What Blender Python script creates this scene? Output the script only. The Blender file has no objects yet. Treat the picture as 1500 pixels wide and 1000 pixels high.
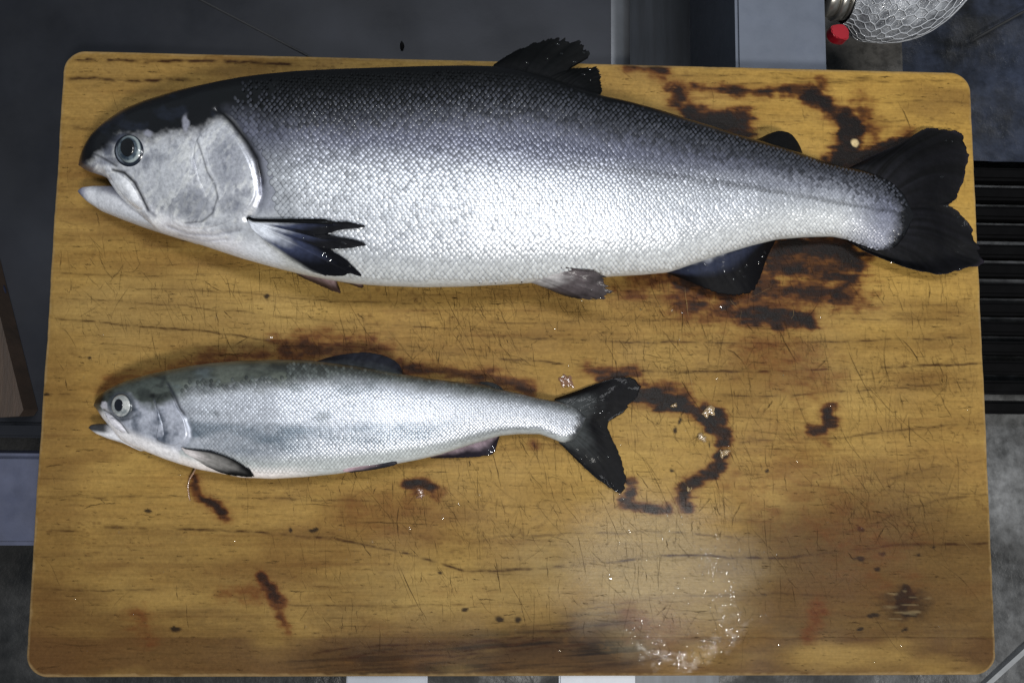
import bpy, math, random
import numpy as np
from mathutils import Matrix, Euler

random.seed(7)
RNG = np.random.default_rng(7)
S = bpy.context.scene
COL = S.collection

# ------------------------------------------------------------------ camera
F = 1125.0
CAM_ROT = (math.radians(5.06178577), math.radians(-1.99997355), math.radians(0.5317792))
CAM_LOC = (-0.02847859, -0.03840022, 0.56927156)
BW, BH = 0.70, 0.45842869
cd = bpy.data.cameras.new('camera')
cd.sensor_width = 36.0
cd.lens = 27.0
cd.clip_start = 0.02
cd.clip_end = 50
cam = bpy.data.objects.new('camera', cd)
cam.location = CAM_LOC
cam.rotation_euler = CAM_ROT
COL.objects.link(cam)
S.camera = cam
RM = np.array(Euler(CAM_ROT, 'XYZ').to_matrix())
CL = np.array(CAM_LOC)

# ------------------------------------------------------------------ world, lamps, exposure
w = bpy.data.worlds.new('World')
S.world = w
w.use_nodes = True
w.node_tree.nodes['Background'].inputs[0].default_value = (0.75, 0.88, 1.0, 1)
w.node_tree.nodes['Background'].inputs[1].default_value = 0.17


def area(name, loc, target, sx, sy, power, colour):
    ld = bpy.data.lights.new(name, 'AREA')
    ld.shape = 'RECTANGLE'
    ld.size, ld.size_y = sx, sy
    ld.energy = power
    ld.color = colour
    o = bpy.data.objects.new(name, ld)
    o.location = loc
    d = np.array(target, float) - np.array(loc, float)
    from mathutils import Vector
    o.rotation_euler = Vector(d).to_track_quat('-Z', 'Y').to_euler()
    COL.objects.link(o)
    return o


area('ceiling_lamp', (0.46, -0.86, 1.60), (0.02, 0.05, 0), 0.42, 0.22, 30, (1.0, 0.97, 0.92))
area('overhead_fill_lamp', (0.12, 0.42, 1.75), (0.06, 0.0, 0), 1.1, 0.16, 21, (0.95, 0.97, 1.0))  # second overhead lamp, out of view, added to fill the shadows
S.view_settings.view_transform = 'Standard'
S.view_settings.look = 'None'
S.view_settings.exposure = 0.0
S.view_settings.gamma = 1.0


# ------------------------------------------------------------------ small maths
def P(px, py, z):
    """point of the world at height z that lies on the ray of photo pixel (px, py)"""
    px, py, z = np.broadcast_arrays(np.asarray(px, float), np.asarray(py, float), np.asarray(z, float))
    d = np.stack([(px - 750) / F, -(py - 500) / F, -np.ones_like(px)], -1) @ RM.T
    k = (z - CL[2]) / d[..., 2]
    return CL + d * k[..., None]


def proj(p):
    q = (np.asarray(p) - CL) @ RM
    return 750 + F * q[..., 0] / -q[..., 2], 500 - F * q[..., 1] / -q[..., 2]


_T = np.random.default_rng(99).random((256, 256))


def vn(x, y):
    xi, yi = np.floor(x).astype(int), np.floor(y).astype(int)
    fx, fy = x - xi, y - yi
    fx, fy = fx * fx * (3 - 2 * fx), fy * fy * (3 - 2 * fy)
    a, b = _T[xi & 255, yi & 255], _T[(xi + 1) & 255, yi & 255]
    c, d = _T[xi & 255, (yi + 1) & 255], _T[(xi + 1) & 255, (yi + 1) & 255]
    return (a * (1 - fx) + b * fx) * (1 - fy) + (c * (1 - fx) + d * fx) * fy


def fbm(x, y, sx, sy, o=4, seed=0):
    """fractal noise -1..1 with feature size sx, sy"""
    x, y = np.asarray(x, float) / sx + seed * 17.3, np.asarray(y, float) / sy + seed * 31.7
    r, a, n = 0, 1.0, 0
    for i in range(o):
        r = r + a * (vn(x, y) * 2 - 1)
        n += a
        a *= 0.55
        x, y = x * 2.03 + 11.1, y * 2.03 + 5.7
    return r / n


def lin(r, g, b):
    c = np.array([r, g, b], float) / 255
    return np.where(c <= 0.04045, c / 12.92, ((c + 0.055) / 1.055) ** 2.4)


def ss(a, b, x):
    t = np.clip((x - a) / (b - a), 0, 1)
    return t * t * (3 - 2 * t)


def mix(a, b, t):
    return a + (b - a) * np.asarray(t)[..., None]


def tab(x, pts):
    p = np.array(pts, float)
    return np.interp(x, p[:, 0], p[:, 1])


def smooth_tab(pts, n=1200, k=9):
    p = np.array(pts, float)
    xs = np.linspace(p[0, 0], p[-1, 0], n)
    ys = np.interp(xs, p[:, 0], p[:, 1])
    m = max(3, int(k / ((p[-1, 0] - p[0, 0]) / n)) | 1)
    pad = np.concatenate([2 * ys[0] - ys[m:0:-1], ys, 2 * ys[-1] - ys[-2:-m - 2:-1]])
    ker = np.hanning(m + 2)[1:-1]
    ker /= ker.sum()
    ys2 = np.convolve(pad, ker, 'same')[m:m + n]
    return lambda x: np.interp(x, xs, ys2)


def seg_dist(x, y, pts, w0=1.0):
    """distance to a polyline"""
    best = np.full(np.shape(x), 1e9)
    for (ax, ay), (bx, by) in zip(pts[:-1], pts[1:]):
        dx, dy = bx - ax, by - ay
        t = np.clip(((x - ax) * dx + (y - ay) * dy) / (dx * dx + dy * dy + 1e-9), 0, 1)
        best = np.minimum(best, np.hypot(x - ax - t * dx, y - ay - t * dy))
    return best


def inside(x, y, poly):
    r = np.zeros(np.shape(x), bool)
    n = len(poly)
    for i in range(n):
        (ax, ay), (bx, by) = poly[i], poly[(i + 1) % n]
        c = (ay > y) != (by > y)
        r ^= c & (x < (bx - ax) * (y - ay) / ((by - ay) if by != ay else 1e-9) + ax)
    return r


def poly_sd(x, y, poly):
    d = seg_dist(x, y, list(poly) + [poly[0]])
    return np.where(inside(x, y, poly), -d, d)


def resample(pts, n, closed=False, it=2):
    p = [tuple(map(float, q)) for q in pts]
    for _ in range(it):                       # corner cutting
        q = []
        m = len(p)
        for i in range(m if closed else m - 1):
            a, b = p[i], p[(i + 1) % m]
            q += [(a[0] * .75 + b[0] * .25, a[1] * .75 + b[1] * .25), (a[0] * .25 + b[0] * .75, a[1] * .25 + b[1] * .75)]
        if not closed:
            q = [p[0]] + q + [p[-1]]
        p = q
    p = np.array(p + ([p[0]] if closed else []))
    L = np.concatenate([[0], np.cumsum(np.hypot(*np.diff(p, axis=0).T))])
    t = np.linspace(0, L[-1], n + (1 if closed else 0))
    if closed:
        t = t[:-1]
    return np.stack([np.interp(t, L, p[:, 0]), np.interp(t, L, p[:, 1])], -1)


# ------------------------------------------------------------------ objects
def link(name, me, parent=None):
    o = bpy.data.objects.new(name, me)
    COL.objects.link(o)
    if parent is not None:
        o.parent = parent
        o.matrix_parent_inverse = Matrix.Translation(-parent.location)
    return o


def tag(o, label=None, cat=None, group=None, kind=None):
    for k, v in (('label', label), ('category', cat), ('group', group), ('kind', kind)):
        if v:
            o[k] = v
    return o


def empty(name, loc, label, cat, group=None):
    o = link(name, None)
    o.location = [float(v) for v in loc]
    o.empty_display_size = 0.02
    return tag(o, label, cat, group)


def mesh(name, V, faces, mat, parent=None, col=None, smooth=True, up=False):
    """faces: list of int arrays (n,3) or (n,4); col: (nv,4) linear"""
    V = np.asarray(V, np.float32).reshape(-1, 3)
    me = bpy.data.meshes.new(name)
    if isinstance(faces, np.ndarray):
        faces = [faces]
    faces = [np.asarray(f, np.int32) for f in faces if len(f)]
    if up:
        fx = []
        for f in faces:
            a, b, c = V[f[:, 0]], V[f[:, 1]], V[f[:, 2]]
            dn = np.cross(b - a, c - a)[:, 2] < 0
            f = f.copy()
            f[dn] = f[dn][:, ::-1]
            fx.append(f)
        faces = fx
    tot = np.concatenate([np.full(len(f), f.shape[1], np.int32) for f in faces])
    idx = np.concatenate([f.ravel() for f in faces])
    st = np.concatenate([[0], np.cumsum(tot)[:-1]]).astype(np.int32)
    me.vertices.add(len(V))
    me.vertices.foreach_set('co', V.ravel())
    me.loops.add(len(idx))
    me.loops.foreach_set('vertex_index', idx)
    me.polygons.add(len(tot))
    me.polygons.foreach_set('loop_start', st)
    me.polygons.foreach_set('use_smooth', np.full(len(tot), smooth))
    me.update(calc_edges=True)
    me.validate()
    if col is not None:
        a = me.color_attributes.new('pigment', 'FLOAT_COLOR', 'POINT')
        c = np.ones((len(V), 4), np.float32)
        c[:, :col.shape[1]] = col
        a.data.foreach_set('color', c.ravel())
    me.materials.append(mat)
    return link(name, me, parent)


def grid_faces(nu, nv, wrap_v=False, off=0, flip=False):
    i, j = np.meshgrid(np.arange(nu - 1), np.arange(nv if wrap_v else nv - 1), indexing='ij')
    j2 = (j + 1) % nv
    f = np.stack([i * nv + j, i * nv + j2, (i + 1) * nv + j2, (i + 1) * nv + j], -1).reshape(-1, 4) + off
    return f[:, ::-1] if flip else f


def box(name, x0, x1, y0, y1, z0, z1, mat, parent=None, bev=0.002, rot=0.0):
    """bevelled box; rot turns it about its centre"""
    import bmesh
    bm = bmesh.new()
    bmesh.ops.create_cube(bm, size=1)
    for v in bm.verts:
        v.co.x *= (x1 - x0)
        v.co.y *= (y1 - y0)
        v.co.z *= (z1 - z0)
    bmesh.ops.bevel(bm, geom=bm.edges[:], offset=bev, segments=2, affect='EDGES')
    me = bpy.data.meshes.new(name)
    bm.to_mesh(me)
    bm.free()
    me.transform(Matrix.Translation(((x0 + x1) / 2, (y0 + y1) / 2, (z0 + z1) / 2)) @ Matrix.Rotation(rot, 4, 'Z'))
    me.materials.append(mat)
    return link(name, me, parent)


def prism(name, poly, z0, z1, mat, parent=None, bev=0.0):
    """poly of world xy pushed between z0 and z1, top edge bevelled"""
    p = np.asarray(poly, float)
    A = np.sum(p[:, 0] * np.roll(p[:, 1], -1) - np.roll(p[:, 0], -1) * p[:, 1])
    if A < 0:
        p = p[::-1]
    n = len(p)
    import bmesh
    bm = bmesh.new()
    a = [bm.verts.new((x, y, z0)) for x, y in p]
    b = [bm.verts.new((x, y, z1)) for x, y in p]
    bm.faces.new(a[::-1])
    top = bm.faces.new(b)
    for i in range(n):
        bm.faces.new((a[i], a[(i + 1) % n], b[(i + 1) % n], b[i]))
    if bev:
        bmesh.ops.bevel(bm, geom=list(top.edges), offset=bev, segments=2, affect='EDGES')
    me = bpy.data.meshes.new(name)
    bm.to_mesh(me)
    bm.free()
    me.materials.append(mat)
    return link(name, me, parent)


def pxpoly(pts, z):
    q = P([a for a, b in pts], [b for a, b in pts], z)
    return q[:, :2]


# ------------------------------------------------------------------ materials
def nodes(name):
    m = bpy.data.materials.new(name)
    m.use_nodes = True
    nt = m.node_tree
    return m, nt, nt.nodes['Principled BSDF']


def N(nt, t, **kw):
    n = nt.nodes.new(t)
    for k, v in kw.items():
        if k in ('scale', 'detail', 'roughness_n', 'distortion'):
            n.inputs[{'scale': 'Scale', 'detail': 'Detail', 'roughness_n': 'Roughness', 'distortion': 'Distortion'}[k]].default_value = v
        else:
            setattr(n, k, v)
    return n


def noise(nt, scale, detail=4, stretch=None, rough=0.6):
    tc = N(nt, 'ShaderNodeTexCoord')
    n = N(nt, 'ShaderNodeTexNoise', scale=scale, detail=detail, roughness_n=rough)
    if stretch:
        mp = N(nt, 'ShaderNodeMapping')
        mp.inputs['Scale'].default_value = stretch
        nt.links.new(tc.outputs['Object'], mp.inputs[0])
        nt.links.new(mp.outputs[0], n.inputs[0])
    else:
        nt.links.new(tc.outputs['Object'], n.inputs[0])
    return n.outputs[0]


def ramp(nt, src, stops):
    r = N(nt, 'ShaderNodeValToRGB')
    e = r.color_ramp.elements
    for i, (p, c) in enumerate(stops):
        if i >= 2:
            e.new(p)
        e[i].position = p
        e[i].color = (c[0], c[1], c[2], 1) if hasattr(c, '__len__') else (c, c, c, 1)
    nt.links.new(src, r.inputs[0])
    return r.outputs[0]


def bump(nt, bs, src, strength, dist, prev=None, inp='Normal'):
    b = N(nt, 'ShaderNodeBump')
    b.inputs['Strength'].default_value = strength
    b.inputs['Distance'].default_value = dist
    nt.links.new(src, b.inputs['Height'])
    if prev:
        nt.links.new(prev, b.inputs['Normal'])
    nt.links.new(b.outputs[0], bs.inputs[inp])
    return b.outputs[0]


def mul(nt, a, b, fac=1.0):
    m = N(nt, 'ShaderNodeMixRGB', blend_type='MULTIPLY')
    m.inputs[0].default_value = fac
    nt.links.new(a, m.inputs[1])
    nt.links.new(b, m.inputs[2])
    return m.outputs[0]


def pigment_mat(name, rough=0.35, metal_from_alpha=False, metal=0.0, coat=0.0, coat_rough=0.08, bscale=900, bstr=0.2, bdist=0.0004,
                vary=(0.82, 1.12), vscale=500, sss=0.0, coat_bump=None, spec=0.5):
    m, nt, bs = nodes(name)
    a = N(nt, 'ShaderNodeAttribute', attribute_name='pigment')
    v = ramp(nt, noise(nt, vscale, 3), [(0.3, vary[0]), (0.7, vary[1])])
    nt.links.new(mul(nt, a.outputs['Color'], v), bs.inputs['Base Color'])
    bs.inputs['Roughness'].default_value = rough
    bs.inputs['Metallic'].default_value = metal
    if metal_from_alpha:
        nt.links.new(a.outputs['Alpha'], bs.inputs['Metallic'])
    bs.inputs['Specular IOR Level'].default_value = spec
    bs.inputs['Coat Weight'].default_value = coat
    bs.inputs['Coat Roughness'].default_value = coat_rough
    if sss:
        bs.inputs['Subsurface Weight'].default_value = sss
        bs.inputs['Subsurface Radius'].default_value = (0.004, 0.003, 0.003)
    if bstr:
        bump(nt, bs, noise(nt, bscale, 4), bstr, bdist)
    if coat_bump:
        bump(nt, bs, noise(nt, coat_bump[0], 3), coat_bump[1], coat_bump[2], inp='Coat Normal')
    return m


def plain_mat(name, c, rough=0.5, metal=0.0, vary=0.25, vscale=40, bscale=300, bstr=0.15, bdist=0.0005, coat=0.0, stretch=None, rvary=0.0, spec=0.5):
    m, nt, bs = nodes(name)
    c = np.array(c)
    v = noise(nt, vscale, 6, stretch)
    nt.links.new(ramp(nt, v, [(0.3, c * (1 - vary)), (0.7, c * (1 + vary))]), bs.inputs['Base Color'])
    bs.inputs['Roughness'].default_value = rough
    bs.inputs['Metallic'].default_value = metal
    bs.inputs['Specular IOR Level'].default_value = spec
    bs.inputs['Coat Weight'].default_value = coat
    if rvary:
        nt.links.new(ramp(nt, noise(nt, vscale * 2.3, 5), [(0.35, rough - rvary), (0.65, rough + rvary)]), bs.inputs['Roughness'])
    if bstr:
        bump(nt, bs, noise(nt, bscale, 4, stretch), bstr, bdist)
    return m


def wood_mat():
    m, nt, bs = nodes('board_wood')
    a = N(nt, 'ShaderNodeAttribute', attribute_name='pigment')
    g1 = ramp(nt, noise(nt, 9, 8, (1.0, 28, 1), 0.7), [(0.30, (0.88, 0.85, 0.80)), (0.68, (1.07, 1.07, 1.07))])
    g2 = ramp(nt, noise(nt, 30, 6, (1.6, 26, 1), 0.75), [(0.30, (0.80, 0.76, 0.68)), (0.50, (1.02, 1.02, 1.02))])
    g3 = ramp(nt, noise(nt, 420, 3), [(0.3, 0.88), (0.7, 1.08)])
    c = mul(nt, mul(nt, mul(nt, a.outputs['Color'], g1), g2, 0.75), g3)
    nt.links.new(c, bs.inputs['Base Color'])
    # alpha carries how wet the wood is
    wet = N(nt, 'ShaderNodeMapRange')
    nt.links.new(a.outputs['Alpha'], wet.inputs[0])
    wet.inputs['To Min'].default_value = 0.60
    wet.inputs['To Max'].default_value = 0.27
    nt.links.new(wet.outputs[0], bs.inputs['Roughness'])
    sp = N(nt, 'ShaderNodeMapRange')
    nt.links.new(a.outputs['Alpha'], sp.inputs[0])
    sp.inputs['To Min'].default_value = 0.07
    sp.inputs['To Max'].default_value = 0.42
    nt.links.new(sp.outputs[0], bs.inputs['Specular IOR Level'])
    b1 = bump(nt, bs, noise(nt, 40, 6, (1.2, 22, 1), 0.7), 0.25, 0.0006)
    bump(nt, bs, noise(nt, 520, 5, None, 0.7), 0.30, 0.0008, b1)
    return m


def cut_mat():
    m, nt, bs = nodes('knife_cut')
    bs.inputs['Base Color'].default_value = (*lin(70, 44, 20), 1)
    bs.inputs['Roughness'].default_value = 0.7
    bs.inputs['Specular IOR Level'].default_value = 0.1
    a = N(nt, 'ShaderNodeAttribute', attribute_name='pigment')
    nt.links.new(a.outputs['Color'], bs.inputs['Base Color'])
    nt.links.new(a.outputs['Alpha'], bs.inputs['Alpha'])
    return m


def water_mat():
    m, nt, bs = nodes('water')
    nt.nodes.remove(bs)
    out = nt.nodes['Material Output']
    tr = N(nt, 'ShaderNodeBsdfTransparent')
    tr.inputs[0].default_value = (0.99, 0.99, 0.99, 1)
    gl = N(nt, 'ShaderNodeBsdfGlossy')
    gl.inputs['Roughness'].default_value = 0.06
    fr = N(nt, 'ShaderNodeFresnel')
    fr.inputs[0].default_value = 1.75
    mx = N(nt, 'ShaderNodeMixShader')
    ge = N(nt, 'ShaderNodeNewGeometry')
    sb = N(nt, 'ShaderNodeMath', operation='SUBTRACT')
    sb.inputs[0].default_value = 1.0
    nt.links.new(ge.outputs['Backfacing'], sb.inputs[1])
    mm = N(nt, 'ShaderNodeMath', operation='MULTIPLY')
    nt.links.new(fr.outputs[0], mm.inputs[0])
    nt.links.new(sb.outputs[0], mm.inputs[1])
    nt.links.new(mm.outputs[0], mx.inputs[0])
    nt.links.new(tr.outputs[0], mx.inputs[1])
    nt.links.new(gl.outputs[0], mx.inputs[2])
    nt.links.new(mx.outputs[0], out.inputs[0])
    return m


M_WOOD = wood_mat()
M_CUT = cut_mat()
M_WATER = water_mat()
M_SKIN = pigment_mat('fish_skin', rough=0.40, spec=0.35, metal_from_alpha=True, coat=0.28, coat_rough=0.14, bscale=600, bstr=0.25, bdist=0.0005,
                     vary=(0.78, 1.15), vscale=420)
M_SCALE = pigment_mat('fish_scale', rough=0.40, metal_from_alpha=True, coat=0.25, coat_rough=0.15, bscale=1500, bstr=0.15, bdist=0.0002,
                      vary=(0.85, 1.1), vscale=900)
M_FIN = pigment_mat('fin_membrane', rough=0.6, spec=0.10, coat=0.05, coat_rough=0.08, bscale=350, bstr=0.3, bdist=0.0005, vary=(0.75, 1.2),
                    vscale=300, coat_bump=(140, 0.2, 0.0012))
M_EYE = pigment_mat('eye_surface', rough=0.3, coat=0.5, coat_rough=0.06, bstr=0.0, vary=(0.75, 1.2), vscale=900)
M_STEEL = plain_mat('dark_steel', lin(33, 35, 41), 0.45, 0.5, 0.5, 5, 420, 0.06, 0.0004, rvary=0.08)
M_STEEL_V = plain_mat('brushed_dark_steel', lin(38, 41, 46), 0.40, 0.55, 0.35, 14, 160, 0.12, 0.0004, stretch=(8, 0.6, 1))
M_RIM = plain_mat('highlit_rim_steel', lin(120, 122, 126), 0.30, 0.8, 0.15, 30, 300, 0.08, 0.0004)  # lighter than the deck's steel: the rim's highlight is put into the colour
M_GREY = plain_mat('grey_galvanised_steel', lin(86, 92, 104), 0.5, 0.15, 0.10, 26, 700, 0.18, 0.0003, rvary=0.1)
M_BLUEGREY = plain_mat('blue_grey_painted_steel', lin(64, 68, 86), 0.55, 0.1, 0.25, 30, 300, 0.2, 0.0005, rvary=0.1)
M_PALE = plain_mat('pale_painted_steel', lin(138, 142, 150), 0.45, 0.1, 0.1, 40, 400, 0.1, 0.0004)
M_BLACK = plain_mat('black_rubber', lin(8, 8, 9), 0.75, 0.0, 0.3, 60, 500, 0.3, 0.0006, spec=0.05)
M_STICK = plain_mat('brown_wood', lin(46, 34, 25), 0.7, 0.0, 0.35, 25, 120, 0.4, 0.001, stretch=(9, 1.2, 1))
M_CHROME = plain_mat('hose_clamp_steel', lin(175, 172, 165), 0.28, 0.9, 0.15, 60, 300, 0.1, 0.0004)
M_RED = plain_mat('red_plastic', lin(136, 14, 28), 0.35, 0.0, 0.12, 60, 200, 0.05, 0.0004, coat=0.4)
M_NET = plain_mat('white_plastic_net', lin(170, 173, 178), 0.4, 0.0, 0.08, 60, 200, 0.05, 0.0004, coat=0.3)


def concrete_mat(name, a, b, scale, rough=0.7, pig=False):
    m, nt, bs = nodes(name)
    c1 = ramp(nt, noise(nt, scale, 9, None, 0.7), [(0.36, a), (0.62, b)])
    c2 = ramp(nt, noise(nt, scale * 9, 5), [(0.34, 0.55), (0.56, 1.05)])
    c = mul(nt, c1, c2)
    if pig:
        c = mul(nt, c, N(nt, 'ShaderNodeAttribute', attribute_name='pigment').outputs['Color'])
    nt.links.new(c, bs.inputs['Base Color'])
    bs.inputs['Roughness'].default_value = rough
    nt.links.new(ramp(nt, noise(nt, scale * 2.2, 6), [(0.4, rough - 0.3), (0.6, rough)]), bs.inputs['Roughness'])
    bump(nt, bs, noise(nt, scale * 8, 6), 0.5, 0.003)
    return m


M_FLOOR = concrete_mat('concrete_floor', lin(46, 46, 45), lin(118, 119, 120), 9, pig=True)
M_LEDGE = concrete_mat('ledge_concrete', lin(70, 68, 65), lin(94, 92, 89), 12)
M_WETSLAB = concrete_mat('wet_dark_stone', lin(11, 12, 15), lin(50, 56, 72), 8, rough=0.5)


def hose_mat():
    m, nt, bs = nodes('crumpled_clear_plastic')
    nt.links.new(ramp(nt, noise(nt, 60, 5), [(0.35, lin(58, 60, 65)), (0.65, lin(150, 153, 158))]), bs.inputs['Base Color'])
    bs.inputs['Roughness'].default_value = 0.16
    bs.inputs['Coat Weight'].default_value = 0.6
    bs.inputs['Coat Roughness'].default_value = 0.05
    bump(nt, bs, noise(nt, 75, 5, None, 0.65), 0.9, 0.006)
    return m


M_HOSE = hose_mat()
M_SLIME = pigment_mat('pale_flesh', rough=0.15, coat=0.8, coat_rough=0.04, bscale=300, bstr=0.5, bdist=0.001, vary=(0.8, 1.15), vscale=200, sss=0.4)

# ------------------------------------------------------------------ the setting under and round the board
def join_speck(c):
    """a pinched crumb, wider at its foot"""
    V, n = [], 12
    for k, (f, z) in enumerate(((1, .0002), (.9, .0016), (.55, .003), (.1, .0036))):
        for j in range(n):
            a = 2 * math.pi * j / n
            V.append([c[0] + .0016 * f * (1 + .25 * math.sin(3 * a + k)) * math.cos(a), c[1] + .0032 * f * (1 + .2 * math.cos(2 * a)) * math.sin(a) + .0012 * k, DECK + z])
    return np.array(V), grid_faces(4, n, True)


BT = 0.030                       # board thickness
DECK = -BT                       # board lies on the sink's steel deck
FLOOR = -0.26


def sheet(name, x0, x1, y0, y1, z, nx, ny, mat, amp, fs):
    xs, ys = np.linspace(x0, x1, nx), np.linspace(y0, y1, ny)
    X, Y = np.meshgrid(xs, ys, indexing='ij')
    Z = z + amp * fbm(X, Y, fs, fs, 4, 3)
    floor_shade = ss(.42, .20, X + .10 * fbm(X, Y, .3, .3, 3, 9)) * .85 + .45 * ss(-.10, -.22, Y + .06 * fbm(X, Y, .15, .15, 3, 8))  # shade under the board and beam, painted into the floor colour
    C = np.ones(X.shape + (4,)) * (1 - np.clip(floor_shade, 0, .88))[..., None]
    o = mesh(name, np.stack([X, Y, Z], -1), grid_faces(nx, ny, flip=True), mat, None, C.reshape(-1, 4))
    return tag(o, kind='structure')


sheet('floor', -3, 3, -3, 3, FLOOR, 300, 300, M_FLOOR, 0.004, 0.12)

# steel sink deck: a sheet whose right edge rolls over and falls into the basin
sink = empty('steel_sink', (P(400, 40, DECK)), 'dark steel sink counter with a rolled rim under the board', 'sink')
xr = P(918, 50, DECK)[0]
prof = [(-1.1, DECK - 0.0)]
prof += [(xx, DECK) for xx in np.linspace(-1.0, xr - 0.016, 40)]
nflat = len(prof)
for k in range(1, 13):
    a = k / 12 * math.pi / 2
    prof.append((xr - 0.0155 + 0.022 * math.sin(a), DECK - 0.022 * (1 - math.cos(a))))
prof += [(xr + 0.009, DECK - 0.05), (xr + 0.012, DECK - 0.19)]
prof = np.array(prof)
ydeck0, ydeck1 = P(30, 618, DECK)[1], 1.0
ys = np.linspace(ydeck0, ydeck1, 120)
V = np.array([[x, y, z] for y in ys for x, z in prof])
# the pressed drain crease runs diagonally across the sheet
c0, c1 = P(295, 0, DECK), P(445, 78, DECK)
ca, cb = c0 - (c1 - c0) * 2.0, c1 + (c1 - c0) * 0.15
dcr = seg_dist(V[:, 0], V[:, 1], [(ca[0], ca[1]), (cb[0], cb[1])])
nrm = np.array([-(c1 - c0)[1], (c1 - c0)[0]])
V[:, 2] += np.where(V[:, 0] < xr - 0.012, 0.0006 * fbm(V[:, 0], V[:, 1], .2, .2, 2) - 0.0008, 0)
mesh('deck_sheet', V.reshape(len(ys), len(prof), 3)[:, :nflat + 1], grid_faces(len(ys), nflat + 1, flip=True), M_STEEL, sink)
mesh('rolled_rim', V.reshape(len(ys), len(prof), 3)[:, nflat:], grid_faces(len(ys), len(prof) - nflat, flip=True), M_RIM, sink)
# folded seam as a fine raised lip lying along the crease
u = (cb - ca)[:2] / np.hypot(*(cb - ca)[:2])
nn = np.array([-u[1], u[0]])
sv, sf = [], []
for i, t in enumerate(np.linspace(0, 1, 30)):
    c = ca + (cb - ca) * t
    for off, z in ((-0.0016, -0.0012), (-0.0009, 0.0005), (0.0003, 0.0007), (0.0012, -0.0012)):
        sv.append([c[0] + nn[0] * off, c[1] + nn[1] * off, DECK + z - 0.0002])
M_SEAM = plain_mat('dark_seam_filler', lin(22, 23, 26), 0.6, 0.0)
mesh('seam', sv, grid_faces(30, 4), M_SEAM, sink)
fr = prism('deck_front', [(-1.0, ydeck0 - 0.012), (xr - 0.02, ydeck0 - 0.012), (xr - 0.02, ydeck0 - 0.0005), (-1.0, ydeck0 - 0.0005)],
           DECK - 0.20, DECK - 0.003, M_STEEL, sink, 0.002)
# basin floor between the rim and the grey casing
xg0, xg1 = P(1080, 50, DECK + 0.002)[0], P(1213, 50, DECK + 0.002)[0]
bz = DECK - 0.14
prism('basin_floor', [(xr + 0.0125, -0.3), (xg0 + 0.02, -0.3), (xg0 + 0.02, 1.0), (xr + 0.0125, 1.0)], bz - 0.02, bz, M_STEEL_V, sink)

casing = tag(prism('metal_casing', [(xg0, -0.05), (xg1, -0.05), (xg1, 0.9), (xg0, 0.9)], FLOOR, DECK - 0.0006, M_GREY, None, 0.0025),
             'flat grey metal casing running out behind the board beside the red tab', 'metal casing')

# concrete ledge and the dark wet slab beyond the board's far right corner
zl = -0.16
xl = P(1325, 100, zl)[0]
yl = P(1300, 175, zl)[1]
tag(prism('concrete_ledge', [(xg1 + 0.001, yl), (xl, yl), (xl + 0.004, 0.9), (xg1 + 0.001, 0.9)], FLOOR, zl, M_LEDGE, None, 0.004), kind='structure')
zw = -0.20
yw = P(1470, 236, zw)[1]
xs_, ys_ = np.linspace(xl - 0.02, 2.5, 220), np.linspace(yw, 2.0, 220)
X, Y = np.meshgrid(xs_, ys_, indexing='ij')
Z = zw + 0.008 * fbm(X, Y, .10, .05, 5, 5) - 0.10 * ss(yw + 0.03, yw, Y) * 0
tag(mesh('wet_slab', np.stack([X, Y, Z], -1), grid_faces(220, 220, flip=True), M_WETSLAB), kind='structure')
a_, b_ = P(1415, 66, zw), P(1520, 8, zw)
tag(mesh('slab_strip', *(lambda c: (c[0], c[1]))((lambda n: (
    np.array([[a_[0] + (b_[0] - a_[0]) * t * 3 + o * 0.6, a_[1] + (b_[1] - a_[1]) * t * 3 + o, zw + 0.010 + (0.004 if k == 1 else 0)]
              for t in np.linspace(0, 1, n) for k, o in enumerate((-0.0025, 0, 0.0025))]), grid_faces(n, 3, flip=True)))(20)),
    plain_mat('grey_mortar', lin(36, 37, 39), 0.7)), kind='structure')

# black slatted grate right of the board
zg = -0.19
gx0, gx1 = P(1425, 420, zg)[0] - 0.10, P(1425, 420, zg)[0] + 0.6
gy1, gy0 = P(1470, 240, zg)[1], P(1470, 611, zg)[1]
grate = empty('drain_grate', ((gx0 + gx1) / 2, (gy0 + gy1) / 2, FLOOR), 'black slatted floor grate lying right of the board', 'grate')
nsl = 13
pitch = (gy1 - gy0) / nsl
first = None
for k in range(nsl):
    yc = gy0 + pitch * (k + 0.5)
    dz = random.uniform(-0.004, 0.002)
    box('slat', gx0, gx1, yc - pitch * 0.34, yc + pitch * 0.34, zg - 0.022 + dz, zg + dz, M_BLACK, grate, 0.003)
for xx in (gx0 + 0.03, gx1 - 0.05):
    box('bearer', xx, xx + 0.03, gy0, gy1, FLOOR + 0.004, zg - 0.0235, M_BLACK, grate, 0.002)

# pale joint strip in the floor at the lower right
ja, jb = P(1440, 1006, FLOOR + 0.004), P(1520, 934, FLOOR + 0.004)
d = (jb - ja)[:2] / np.hypot(*(jb - ja)[:2])
nn = np.array([-d[1], d[0]]) * 0.0025
pa, pb = ja[:2] - d * 0.5, jb[:2] + d * 0.8
tag(prism('floor_joint', [pa - nn, pb - nn, pb + nn, pa + nn], FLOOR - 0.01, FLOOR + 0.006, plain_mat('pale_joint', lin(130, 132, 134), 0.5)), kind='structure')

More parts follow.
